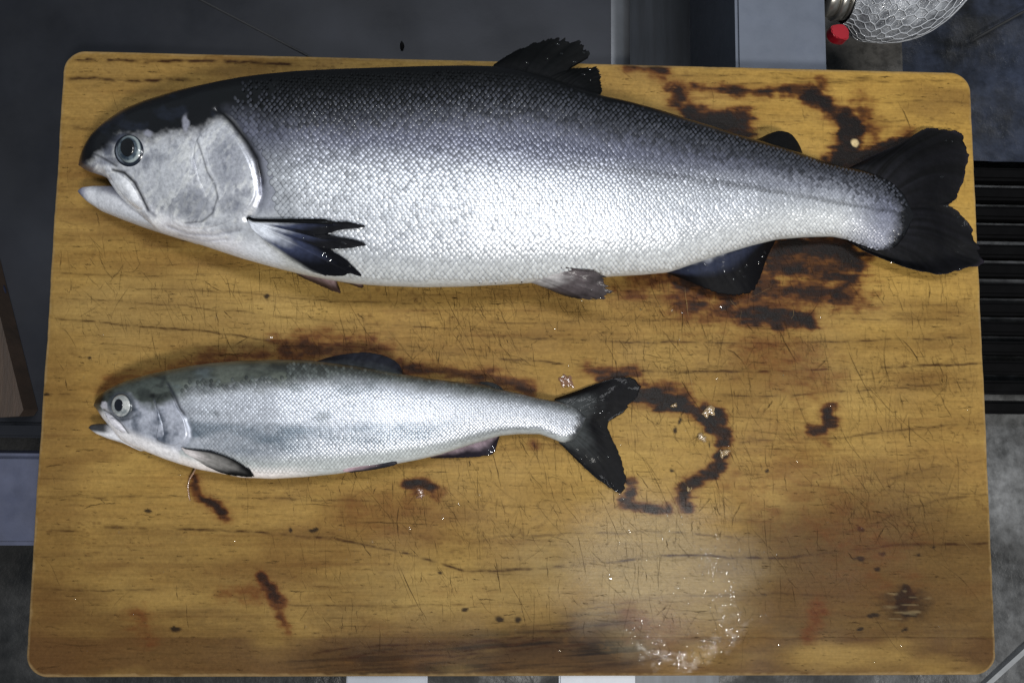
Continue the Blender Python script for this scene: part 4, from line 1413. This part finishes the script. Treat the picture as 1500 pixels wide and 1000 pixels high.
    fin('dorsal_fin', [([(722, 97), (736, 104), (767, 113), (800, 120), (818, 124)], [(724, 94), (744, 80), (761, 71), (777, 64), (793, 58.5), (809, 55), (820, 53), (831, 55), (836, 60), (848, 58), (859, 63), (860, 71), (867, 83), (853, 87), (841, 92), (834, 100)]),
                       ([(796, 118), (822, 126), (847, 133), (873, 144)], [(834, 100), (856, 98), (879, 97), (882, 109), (881, 123), (883, 136), (873, 143)])],
        darkfin(lin(15, 16, 18), lin(6, 7, 8), lin(36, 38, 39), .2), root, lambda X, Y, s, t: zd + .008 * (1 - t) - .004 + .004 * np.sin(3 * t + 5 * s) * t, 12, 110, 40, .10, .00025, 7)
    za = float(f.zc(1140))
    fin('adipose_fin', [([(1108, 204), (1130, 212), (1150, 219), (1176, 228)], [(1112, 203), (1128, 195), (1143, 191), (1158, 195), (1167, 205), (1174, 218), (1176, 227)])],
        darkfin(lin(11, 12, 13), lin(12, 12, 13), None, .12), root, ztaper(za + .004, za - .004), 8, 60, 20, .0, .0001, 8, .0022)

    def pecp(X, Y, s, t, ry):
        c = mix(np.broadcast_to(lin(205, 210, 220), X.shape + (3,)), lin(48, 54, 76), ss(.12, .50, t + .06 * fbm(X, Y, 14, 14, 3, 93)))
        c = mix(c, lin(10, 11, 16), ss(.45, .80, t))
        c = mix(c, lin(6, 7, 9), ss(327, 323, Y) * ss(364, 374, X))
        c = mix(c, lin(206, 208, 206), ss(-1, 9, Y - np.interp(X, [369, 399, 428, 457, 479], [333, 352, 371, 388, 397])) * ss(500, 470, X) * .75)
        return c * (.92 + .08 * ry)[..., None]

    def onbody(lift0, lift1):
        def z(X, Y, s, t):
            return f.at(X, Y, lift0 + (lift1 - lift0) * np.clip(t, 0, 1) + 0 * X)
        return z
    root_b = [(364, 320), (366, 325), (369, 332)]
    fin('pectoral_fin', [([(362, 319.5), (364, 321.5), (366, 324)], [(543, 331), (526, 334), (501, 335), (484, 340.5), (468, 342.5)][::1] and [(420, 319.5), (465, 319.5), (482, 320), (490, 325), (509, 323.5), (524, 326), (543, 330.5), (524, 333.5), (501, 335), (484, 340.5), (466, 342.5)]),
                         ([(364, 321), (366, 324), (367, 326)], [(462, 339), (466, 346), (487, 349), (516, 347), (545, 356), (523, 360), (501, 362), (484, 362), (474, 360)]),
                         ([(364, 322), (366, 326), (369, 333)], [(470, 357), (487, 363), (509, 375), (524, 389), (533, 397), (531, 400), (514, 394), (509, 400), (479, 398), (457, 391), (428, 376), (399, 357)])],
        pecp, root, onbody(.0012, .0040), 7, 90, 44, .03, .0002, 9)
    # the thick dark leading ray lies on top
    fin('leading_ray', [([(363, 322), (363, 319)], [(490, 327), (489, 322)])], lambda X, Y, s, t, ry: np.broadcast_to(lin(6, 7, 9), X.shape + (3,)), root, onbody(.0028, .0062), 1, 10, 60, 0, .0002, 4, .0012)

    def grey(X, Y, s, t, ry):
        c = mix(np.broadcast_to(lin(196, 194, 194), X.shape + (3,)), lin(78, 71, 73), ss(.05, .55, t + .2 * fbm(X, Y, 18, 8, 3, 95)))
        c = mix(c, lin(36, 32, 33), ss(.55, .95, t) * (.5 + .5 * ss(-.3, .3, fbm(X, Y, 14, 6, 3, 96))))
        return c * (.86 + .14 * ry)[..., None]
    zp = float(f.zc(800))
    fin('pelvic_fin', [([(766, 411), (772, 402), (780, 394), (790, 389)][::-1], [(826, 390), (850, 394), (874, 395), (893, 404), (886, 412), (903, 430), (897, 436), (874, 441), (852, 440), (824, 433), (796, 419)])],
        grey, root, lambda X, Y, s, t: zp + .016 * (1 - s) * (1 - .2 * t) + .004 + .003 * np.sin(4 * s) * t - .012 * t * s, 11, 90, 40, .12, .0004, 11)

    def analp(X, Y, s, t, ry):
        c = mix(np.broadcast_to(lin(206, 210, 218), X.shape + (3,)), lin(36, 41, 58), ss(.02, .30, t + .3 * s + .12 * fbm(X, Y, 16, 16, 3, 97)))
        c = mix(c, lin(6, 6, 9), ss(.30, .62, t + .6 * (s - .35)))
        return c * (.93 + .07 * ry)[..., None]
    zn = float(f.zc(1060))
    fin('anal_fin', [([(976, 396), (1020, 380), (1060, 366), (1100, 354), (1138, 345)], [(978, 400), (1020, 417), (1048, 430), (1076, 434), (1098, 434), (1110, 419), (1118, 396), (1124, 377), (1136, 353)])],
        analp, root, lambda X, Y, s, t: zn * (.95 - .55 * t) + .002 * np.sin(6 * s) * t, 12, 90, 34, .06, .0003, 12)

    def under(X, Y, s, t, ry):
        c = mix(np.broadcast_to(lin(150, 128, 130), X.shape + (3,)), lin(66, 50, 46), ss(.2, .8, t))
        return c * (.82 + .18 * ry)[..., None]
    fin('far_pectoral_fin', [([(432, 396), (455, 400), (480, 404), (495, 408)], [(435, 402), (443, 407), (465, 417), (487, 427), (501, 432), (497, 421), (492, 411)]),
                             ([(496, 409), (515, 412), (530, 413)], [(500, 413), (516, 417), (530, 423), (533, 420), (531, 415)])],
        under, root, lambda X, Y, s, t: .022 - .016 * t, 8, 50, 20, .08, .0006, 13)
    # wet glints: small beads of water sitting on the fins and the skin
    q, sp_ = random.Random(3), []
    for x, y, a, b, rot in ((479, 324, 4, 1.4, 0), (477, 331, 5, .8, 0), (448, 345, 1.6, 1, 0), (506, 352, 4, 1.3, .3), (522, 357, 4, 1, .1), (492, 360, 5, .9, 0), (501, 358, 1.6, 1.6, 0), (477, 366, 4, 1.3, -.8),
                            (480, 370, 3, 1.3, -.2), (485, 375, 4, 1.3, -.5), (488, 373, 1.8, 1.3, 0), (515, 382, 3, .9, -.6), (478, 357, 1.4, 1, 0)):
        sp_.append((f.at(np.array(x), np.array(y), np.array(.0062)), a, b, rot))
    for x, y in ((1058, 392), (1062, 396), (1074, 393), (1084, 397), (1035, 388), (1008, 396), (1075, 409), (1046, 399), (1094, 388), (1112, 384), (1118, 376), (1120, 370), (1093, 390), (1050, 380), (1090, 405)):
        sp_.append((P(x, y, zn * .75 + .003), q.uniform(1.2, 3.4), q.uniform(.8, 1.6), q.uniform(-.6, .9)))
    for x, y in ((1180, 354), (1196, 330), (1214, 327), (1228, 326), (1245, 333), (1252, 336), (1256, 345)):
        sp_.append((f.at(np.array(x), np.array(y), np.array(.0012)), q.uniform(3, 7), 1.0, q.uniform(-.5, .2)))
    for x, y in ((1380, 259), (1387, 302), (1395, 207), (1386, 206), (1330, 317), (1378, 401), (1407, 394), (1307, 384), (1417, 258), (1432, 356), (1404, 318)):
        sp_.append((P(x, y, .0125), q.uniform(1.4, 4.5), q.uniform(.8, 1.4), q.uniform(-.3, .6)))
    for x, y in ((802, 86), (817, 65), (823, 79), (855, 77), (842, 91), (864, 102), (855, 109), (865, 117), (878, 103), (880, 111), (772, 92)):
        sp_.append((P(x, y, zd + .0115), q.uniform(1.4, 3.6), q.uniform(.8, 1.3), q.uniform(-.2, .7)))
    for k in range(26):
        x, y = q.gauss(520, 60), q.gauss(168, 9)
        sp_.append((f.at(np.array(x), np.array(y), np.array(.0010)), q.uniform(.9, 2.4), q.uniform(.7, 1.3), q.uniform(.4, 1.4)))
    for x, y in ((820, 400), (868, 424), (866, 438), (852, 440), (880, 436), (818, 398), (884, 397)):
        sp_.append((P(x, y, zp + .012), q.uniform(1.2, 3), .9, q.uniform(-.3, .3)))
    beads(sp_, root, 4)
    return root


# ======================================================= the small fish
def small_fish():
    root = empty('fish', P(480, 610, 0), 'small slender fish with forked tail, below the large silver fish', 'fish', 'fish laid on the cutting board')
    top = [(140, 593), (142, 586), (146, 580), (160, 570), (175, 562.5), (190, 556.5), (220, 548), (250, 541.5), (280, 535.5), (310, 531.6), (355, 528), (400, 527), (445, 527), (493, 532),
           (527, 536), (560, 542), (590, 548), (627, 554), (677, 560), (710, 564), (737, 571), (760, 576), (793, 584), (813, 587), (830, 591), (846, 598), (857, 610)]
    bot = [(140, 595), (142, 598), (147, 603), (154, 613), (164, 624), (174, 636), (184, 647), (200, 655), (214, 660), (244, 672), (268, 680), (295, 687.6), (325, 693), (355, 699), (400, 701), (445, 698.5), (493, 694),
           (527, 688.5), (560, 684), (587, 678), (613, 673), (647, 665), (693, 650), (733, 638), (760, 635.5), (790, 635.5), (803, 640), (823, 648), (840, 646), (852, 630), (857, 613)]
    t = [(140, .003), (146, .0065), (170, .0125), (220, .0185), (300, .0225), (420, .0235), (560, .0205), (700, .0135), (790, .0085), (857, .004)]
    f = Fish(top, bot, t, k=7, p=2.4)
    f.fit()
    f.grooves = [([(247, 566), (256, 580), (263, 597), (274, 612), (279, 628), (280, 640), (272, 651), (258, 658)], 3, .0010), ([(226, 588), (234, 605), (239, 622), (241, 636), (236, 646)], 1.8, .0007),
                 ([(152, 600), (164, 607), (177, 619), (189, 634)], 1.6, .0006), ([(160, 610), (172, 614), (190, 612), (199, 608)], 1.5, .0004)]
    f.bumps = [(178, 594, 17, 18, .0010)]
    jaw = Fish([(131.5, 625), (133, 623), (136, 621), (144, 620), (161, 621), (172, 628), (184, 638), (200, 650), (212, 657)],
               [(131.5, 627), (134, 629.5), (144, 636), (160, 642.5), (184, 649.5), (200, 656), (212, 660)],
               [(131, .002), (212, .010)], k=4, flat=1.0)
    jaw.zc = lambda x: .0105 + 0 * x
    jaw.t = smooth_tab([(131.5, .002), (136, .004), (160, .006), (212, .008)], k=20)
    y_dark = smooth_tab([(120, 608), (140, 607), (150, 602), (158, 593), (166, 585), (190, 578), (205, 592), (225, 597), (243, 590), (280, 571), (330, 571), (400, 564), (480, 555), (560, 556), (640, 568), (740, 582), (800, 592), (860, 606)], k=12)

    def flank(x, y):
        tp, bt = f.ft(np.clip(x, 140, 857)), f.fb(np.clip(x, 140, 857))
        yd = y_dark(x) + 9 * fbm(x, y, 30, 14, 3, 161)
        c = mix(np.broadcast_to(lin(80, 85, 78), x.shape + (3,)), lin(42, 46, 44), np.clip(.35 + 1.3 * fbm(x, y, 40, 16, 3, 162), 0, 1))
        c = mix(c, lin(112, 118, 112), ss(-26, -8, y - yd) * ss(460, 330, x) * .7 * ss(.0, .4, fbm(x, y, 50, 16, 3, 163)) * .6)
        c = mix(c, lin(184, 189, 198), ss(-14, 16, y - yd))
        fr = (y - tp) / np.maximum(bt - tp, 1)
        pm = np.clip(.55 + 1.1 * fbm(x, y, 70, 18, 3, 164), 0, 1)
        c = mix(c, lin(106, 118, 130), ss(.50, .60, fr) * ss(.86, .72, fr) * pm * .95 * ss(720, 600, x))
        c = mix(c, lin(86, 96, 100), ss(.1, .55, fbm(x, y, 44, 20, 4, 168)) * ss(.62, .45, fr) * ss(640, 520, x) * .55)
        c = mix(c, lin(176, 181, 181), ss(.78, .9, fr))
        c = mix(c, lin(226, 220, 218), ss(.88, .97, fr) * ss(480, 400, x))
        c = c * (1 - .30 * ss(600, 720, x))[..., None]  # colour darkened towards the tail to offset the lamp's highlight
        c = mix(c, lin(40, 42, 44), ss(-14, 0, x - 853 + 14 * ((y - 612) / 30) ** 2 + 6 * fbm(x, y, 7, 6, 2, 167)) * .9)
        m = .50 * ss(-10, 25, y - yd) * ss(.95, .82, fr)
        return c, m

    def head_col(x, y):
        yd = y_dark(x) + 7 * fbm(x, y, 16, 12, 3, 171)
        k = ss(-9, 10, y - yd)
        c = mix(np.broadcast_to(lin(66, 72, 68), x.shape + (3,)), lin(12, 14, 14), np.clip(.35 + 1.5 * fbm(x, y, 20, 14, 3, 172), 0, 1))
        s_ = mix(np.broadcast_to(lin(170, 174, 186), x.shape + (3,)), lin(84, 91, 104), np.clip(.4 + 1.5 * fbm(x, y, 18, 18, 4, 173), 0, 1))
        bt = f.fb(np.clip(x, 140, 857))
        s_ = mix(s_, lin(216, 214, 216), ss(26, 10, bt - y))
        c = mix(c, s_, k)
        c = mix(c, lin(6, 6, 7), ss(156, 148, x) * ss(596, 588, y))
        c = mix(c, lin(206, 204, 214), ss(1.2, .7, np.hypot((x - 152.5) / 5.2, (y - 593) / 5.5) + .5 * fbm(x, y, 5, 5, 2, 177)) * .7)
        c = mix(c, lin(46, 52, 58), ss(1.35, 1.0, np.hypot((x - 178) / 17, (y - 595) / 19)) * .75)
        c = mix(c, lin(40, 44, 42), ss(1.3, .6, np.hypot((x - 211) / 10, (y - 578) / 10) + .3 * fbm(x, y, 8, 8, 2, 176)) * .75)
        return c, .30 * k * (1 - ss(30, 12, bt - y))

    def paint(x, y, U, Vv, side, part):
        c1, m1 = flank(x, y)
        c2, m2 = head_col(x, y)
        gx = np.interp(y, [540, 567, 580, 596, 610, 625, 640, 652, 660], [240, 247, 256, 263, 273, 278, 280, 274, 262])
        k = ss(-3, 5, x - gx)
        c, m = mix(c2, c1, k), m2 + (m1 - m2) * k
        for pts, wd, a, cl_ in (([(246, 562), (256, 580), (263, 597), (270, 607)], 2.6, .9, lin(30, 34, 40)), ([(270, 607), (277, 622)], 2.0, .5, lin(90, 96, 106)), ([(226, 586), (234, 605), (239, 622), (241, 636)], 1.4, .65, lin(70, 74, 84)),
                                ([(152, 600), (164, 607), (177, 619), (188, 634)], 1.4, .85, lin(52, 56, 62)), ([(160, 612), (176, 616), (192, 613), (200, 608)], 1.6, .6, lin(56, 62, 68)),
                                ([(272, 651), (262, 656)], 1.6, .4, lin(140, 142, 150)), ([(222, 548), (240, 556), (236, 566)], 3, .6, lin(28, 30, 30))):
            c = mix(c, cl_, np.exp(-(seg_dist(x, y, pts) / wd) ** 2) * a)
        if part == 'jaw':
            c = mix(np.broadcast_to(lin(196, 196, 200), x.shape + (3,)), lin(16, 17, 20), ss(15, 9, y - 619 - .12 * (x - 132)) * ss(168, 150, x) * .95)
            m = 0 * x
        return np.concatenate([c, m[..., None]], -1)
    body_mesh('body', [(f, (440, 130, 40), 'body'), (jaw, (80, 40, 18), 'jaw')], paint, M_SKIN, root)

    def hp(x, y, r):
        c, m = head_col(x, y)
        c = mix(c, lin(70, 74, 84), np.exp(-(seg_dist(x, y, [(227, 588), (234, 605), (239, 622), (241, 636)]) / 1.3) ** 2) * .6)
        c = mix(c, lin(200, 202, 210), ss(.9, .98, r) * ss(262, 272, x) * .6)
        return np.concatenate([c, m[..., None]], -1)
    patch('gill_cover', f, [(228, 580), (246, 569), (254, 580), (260, 596), (270, 610), (274, 625), (276, 637), (269, 648), (256, 655), (240, 652), (226, 645), (232, 620), (228, 600)],
          lambda r: .0009 * (1 - ss(.88, 1.0, r)) - .0002, hp, M_SKIN, root, nr=26, nseg=120, centre=(252, 618))

    def mx(x, y, r):
        c = mix(np.broadcast_to(lin(214, 212, 218), x.shape + (3,)), lin(130, 132, 142), np.clip(.3 + fbm(x, y, 8, 8, 3, 181), 0, 1) * .6)
        return np.concatenate([c, np.full(x.shape + (1,), .1)], -1)
    patch('upper_lip', f, [(148, 599), (156, 602), (168, 611), (179, 622), (188, 634), (183, 637), (172, 630), (160, 617)], lambda r: .0016 * (1 - ss(.5, 1, r)) - .0002, mx, M_SKIN, root, 8, 60, (168, 618))

    def el(cx, cy, rx, ry, n=28):
        return [(cx + rx * math.cos(a), cy + ry * math.sin(a)) for a in np.linspace(0, 2 * math.pi, n, endpoint=False)]

    def flatc(c):
        return lambda x, y, r: np.concatenate([np.broadcast_to(c, x.shape + (3,)), np.zeros(x.shape + (1,))], -1)

    def irisc(x, y, r):
        c = mix(np.broadcast_to(lin(172, 174, 172), x.shape + (3,)), lin(112, 118, 120), np.clip(.35 + 1.2 * fbm(x, y, 7, 7, 3, 183), 0, 1))
        return np.concatenate([c, np.full(x.shape + (1,), .1)], -1)
    eye = patch('eye', f, el(178.5, 594.5, 15.5, 18), lambda r: .0018 * np.sqrt(np.maximum(1 - r ** 2, 0)) - .0002, flatc(lin(58, 64, 70)), M_EYE, root, 10, 50, (178.5, 594.5), 1)
    patch('iris', f, el(178.5, 594, 13.5, 15.5), lambda r: .0022 * np.sqrt(np.maximum(1 - .7 * r ** 2, 0)) - .0003 * ss(.9, 1, r), irisc, M_EYE, eye, 10, 50, (178.5, 594), 1)
    patch('pupil', f, el(177.5, 593.5, 6.2, 8.4), lambda r: .0026 - .0001 * r ** 2 - .0005 * ss(.9, 1, r), flatc(lin(8, 10, 20)), M_EYE, eye, 6, 40, (177.5, 593.5), 1)

    lat = smooth_tab([(240, 596), (330, 602), (450, 604), (600, 605), (700, 606), (800, 612), (860, 618)], k=30)
    kf = lambda x: tab(x, [(240, 1.0), (450, 1.05), (650, .95), (760, .85), (860, .75)])

    def ok(x, y):
        gx = np.interp(y, [530, 567, 580, 596, 610, 625, 640, 660, 700], [262, 262, 266, 270, 278, 284, 290, 300, 340])
        xe = 857 - 14 * ((y - 612) / 30) ** 2 - 10 * RNG.random(x.shape) ** 2
        yd = y_dark(x)
        return (x > gx + RNG.uniform(-3, 4, x.shape)) & (x < xe) & (y > np.maximum(f.ft(x) + 4, np.where(x < 420, yd - 8 + RNG.uniform(-8, 8, x.shape), 0))) & (y < f.fb(x) - 9)

    def sp(x, y, r, rnd):
        c, m = flank(x, y)
        dark = 1 - ss(-20, 14, y - y_dark(x))
        c = mix(c * 1.08, (lin(84, 90, 88)) * (.55 + 1.0 * rnd[..., None] ** 2), dark)
        c = c * (.92 + .20 * rnd[..., None])
        c = mix(c, c * .55, ss(.55, .95, r))
        return np.concatenate([c, np.clip(m + .3 * dark, 0, .7)[..., None]], -1)
    scales('scales', f, root, lat, 40, 250, 857, 5.6, 3.2, kf, ok, sp, True, .00026, lambda x, y: .95 + 0 * x, .2, .00005)

    def dk(base, tip, rays=.4, a=0., b=.6):
        def pf(X, Y, s, t, ry):
            c = mix(np.broadcast_to(base, X.shape + (3,)), tip, ss(a, b, t + .15 * fbm(X, Y, 16, 16, 3, 191)))
            return c * (1 - rays * .5 + rays * .5 * ry)[..., None]
        return pf
    fin('tail_fin', [([(812, 588), (832, 594), (843, 604), (845, 616), (842, 628), (834, 640), (818, 648)],
                      [(813, 583), (843, 573), (876, 560), (905, 551), (924, 550), (937, 555), (943, 566), (936, 580), (924, 594), (914, 604), (888, 621), (900, 645), (911, 669), (917, 693), (919, 712), (914, 727), (907, 724), (886, 711), (862, 691), (840, 669), (823, 652)])],
        dk(lin(50, 53, 54), lin(9, 9, 12), .4, .05, .55), root, lambda X, Y, s, t: .0062 - .0035 * t + .0015 * np.sin(5 * t + 3 * s) * t, 28, 240, 46, .06, .00012, 21)
    zd = float(f.zc(520))
    fin('dorsal_fin', [([(462, 530), (500, 534), (540, 539), (589, 549)], [(467, 528), (480, 523), (510, 517), (540, 515), (563, 520), (583, 530), (590, 544)])],
        dk(lin(58, 62, 66), lin(28, 30, 38), .3), root, lambda X, Y, s, t: zd + .001 - .006 * t, 11, 70, 20, .04, .0002, 22)
    fin('adipose_fin', [([(700, 561), (720, 566), (738, 573)], [(704, 559), (718, 559), (731, 564), (739, 572)])], dk(lin(40, 42, 42), lin(34, 35, 36), .1), root, lambda X, Y, s, t: float(f.zc(715)) + .001 - .001 * t, 3, 30, 10, 0, .0001, 23, .001)

    def pec(X, Y, s, t, ry):
        c = mix(np.broadcast_to(lin(196, 190, 190), X.shape + (3,)), lin(120, 118, 116), ss(.1, .45, t))
        c = mix(c, lin(12, 13, 14), ss(.55, .92, t + .06 * fbm(X, Y, 10, 10, 2, 193)))
        c = mix(c, lin(26, 28, 32), ss(.22, .06, s) * ss(.02, .12, t))
        return c * (.88 + .12 * ry)[..., None]

    def onbody(l0, l1):
        return lambda X, Y, s, t: f.at(X, Y, l0 + (l1 - l0) * np.clip(t, 0, 1) + 0 * X)
    fin('pectoral_fin', [([(266, 655), (268, 658), (273, 663)], [(310, 658), (340, 668), (362, 680), (379, 694), (368, 695), (355, 694), (331, 691), (304, 679)])], pec, root, onbody(.0008, .0022), 9, 60, 36, .04, .0001, 24)
    fin('pelvic_fin', [([(499, 683), (503, 690)], [(520, 679), (550, 677), (575, 675), (589, 677), (574, 683), (550, 687.5), (515, 692)])],
        dk(lin(176, 152, 160), lin(34, 34, 40), .4, .1, .8), root, lambda X, Y, s, t: .0335 - .003 * s - .003 * t, 6, 40, 24, .05, .0005, 25)
    fin('anal_fin', [([(628, 668), (660, 658), (693, 648), (731, 636)], [(632, 671), (660, 671), (693, 670), (714, 668), (725, 664), (727, 655), (732, 639)])],
        dk(lin(160, 142, 152), lin(30, 26, 36), .4, .0, .7), root, lambda X, Y, s, t: .0115 - .007 * t, 9, 60, 20, .06, .0002, 26)
    q, sp_ = random.Random(8), []
    for x, y, a in ((718, 661, 5), (722, 655, 3), (715, 665, 3), (724, 660, 3)):
        sp_.append((P(x, y, .0095), a, a * .6, q.uniform(0, 1)))
    for x, y in ((872, 604), (884, 602), (892, 604), (880, 605), (830, 646), (891, 669), (866, 677), (909, 724), (903, 719), (851, 671)):
        sp_.append((P(x, y, .0085), q.uniform(1.4, 3.2), q.uniform(.9, 1.5), q.uniform(-.3, .5)))
    for x, y in ((196, 596), (190, 601), (186, 600), (163, 594), (167, 632), (165, 629), (225, 590), (170, 578), (192, 583), (551, 679), (542, 678), (515, 682)):
        sp_.append((f.at(np.array(x), np.array(y), np.array(.0016)), q.uniform(1.0, 2.4), q.uniform(.7, 1.2), q.uniform(-.5, .8)))
    beads(sp_, root, 9)
    return root


big_fish()
small_fish()


# ------------------------------------------------------------------ wet bits on the board
rnd = random.Random(5)
dr = []
# beads thrown over the puddle at the near side, then strays all over the wood
arc = resample([(938, 915), (950, 945), (985, 972), (1035, 955), (1070, 915), (1075, 870), (1050, 840), (1045, 800)], 200)
for i in range(260):
    q = arc[rnd.randrange(200)]
    dr.append((q[0] + rnd.gauss(0, 14), q[1] + rnd.gauss(0, 10), rnd.uniform(.8, 2.4)))
for i in range(90):
    dr.append((rnd.gauss(1050, 40), rnd.gauss(870, 60), rnd.uniform(.7, 1.6)))
for i in range(150):
    dr.append((rnd.uniform(60, 1440), rnd.uniform(430, 975), rnd.uniform(.6, 1.7)))
for x, y, r in ((992, 860, 4), (922, 778, 3), (893, 845, 4), (1032, 936, 4), (1003, 957, 4), (395, 495, 4), (391, 497, 2.5), (837, 565, 3.2), (824, 553, 2.6), (1255, 208, 2), (368, 126, 2.5), (1051, 556, 2.6),
                (600, 774, 3), (545, 793, 2.5), (648, 757, 3), (703, 725, 3), (316, 465, 2), (470, 412, 2.4), (1120, 466, 2.5), (985, 455, 3), (1058, 451, 3), (1000, 458, 2.5), (912, 729, 3)):
    dr.append((x, y, r))
dr = [d for d in dr if 60 < d[0] < 1440 and 90 < d[1] < 978]
tag(mesh('water_droplets', *join([dome(x, y, r * rnd.uniform(.8, 1.5), r * rnd.uniform(.7, 1.1), r * (.00007 if rnd.random() < .6 else .00018), rnd.uniform(0, 3), 10, 4, 0.0001, .1, i) for i, (x, y, r) in enumerate(dr)]), M_WATER),
    'tiny clear water droplets scattered over the wood of the board', 'water', kind='stuff')

# scraps of pale flesh and slime left by the cleaning
scr = [(1037, 603, 11, 8, 'pale flesh scrap on the upper right of the dark ring stain'), (1062, 664, 9, 6, 'pale flesh scrap on the right side of the dark ring stain'),
       (1028, 640, 7, 6, 'pinkish flesh scrap just inside the dark ring stain'), (986, 593, 6, 2.5, 'sliver of pale flesh on the dark smear beside the tail'),
       (829, 556, 13, 9, 'pinkish jelly scrap lying above the small forked tail'), (617, 722, 7, 8, 'pink jelly scrap on the brown spot under the small fish'),
       (1010, 716, 5, 3, 'tiny pale flesh scrap at the bottom of the dark ring stain')]
for i, (x, y, a, b, lab) in enumerate(scr):
    parts = [dome(x + rnd.uniform(-a, a) * .5, y + rnd.uniform(-b, b) * .5, a * rnd.uniform(.35, .7), b * rnd.uniform(.4, .8), .0009, rnd.uniform(0, 3), 16, 5, .0001, .22, i * 3 + k) for k in range(4)]
    V, Fc = join(parts)
    pc = lin(138, 118, 88) if i not in (4, 5) else lin(116, 86, 66)
    tag(mesh('flesh_scrap', V, Fc, M_SLIME, None, np.tile(np.append(pc, 0), (len(V), 1))), lab, 'fish scrap', 'flesh scraps left on the board')
sp = resample([(290, 684), (284, 694), (278, 703), (276, 716), (278, 732)], 30)
spw = np.c_[P(sp[:, 0], sp[:, 1], 0.0008)[:, :2], np.linspace(.004, .0009, 30)]
tv, tf = tube(spw, np.linspace(.0006, .0005, 30), 8)
tag(mesh('slime_strand', tv, tf, M_SLIME, None, np.tile(np.append(lin(140, 112, 92), 0), (len(tv), 1))), 'thin pale slime strand hanging from the small fish onto the board', 'slime strand')
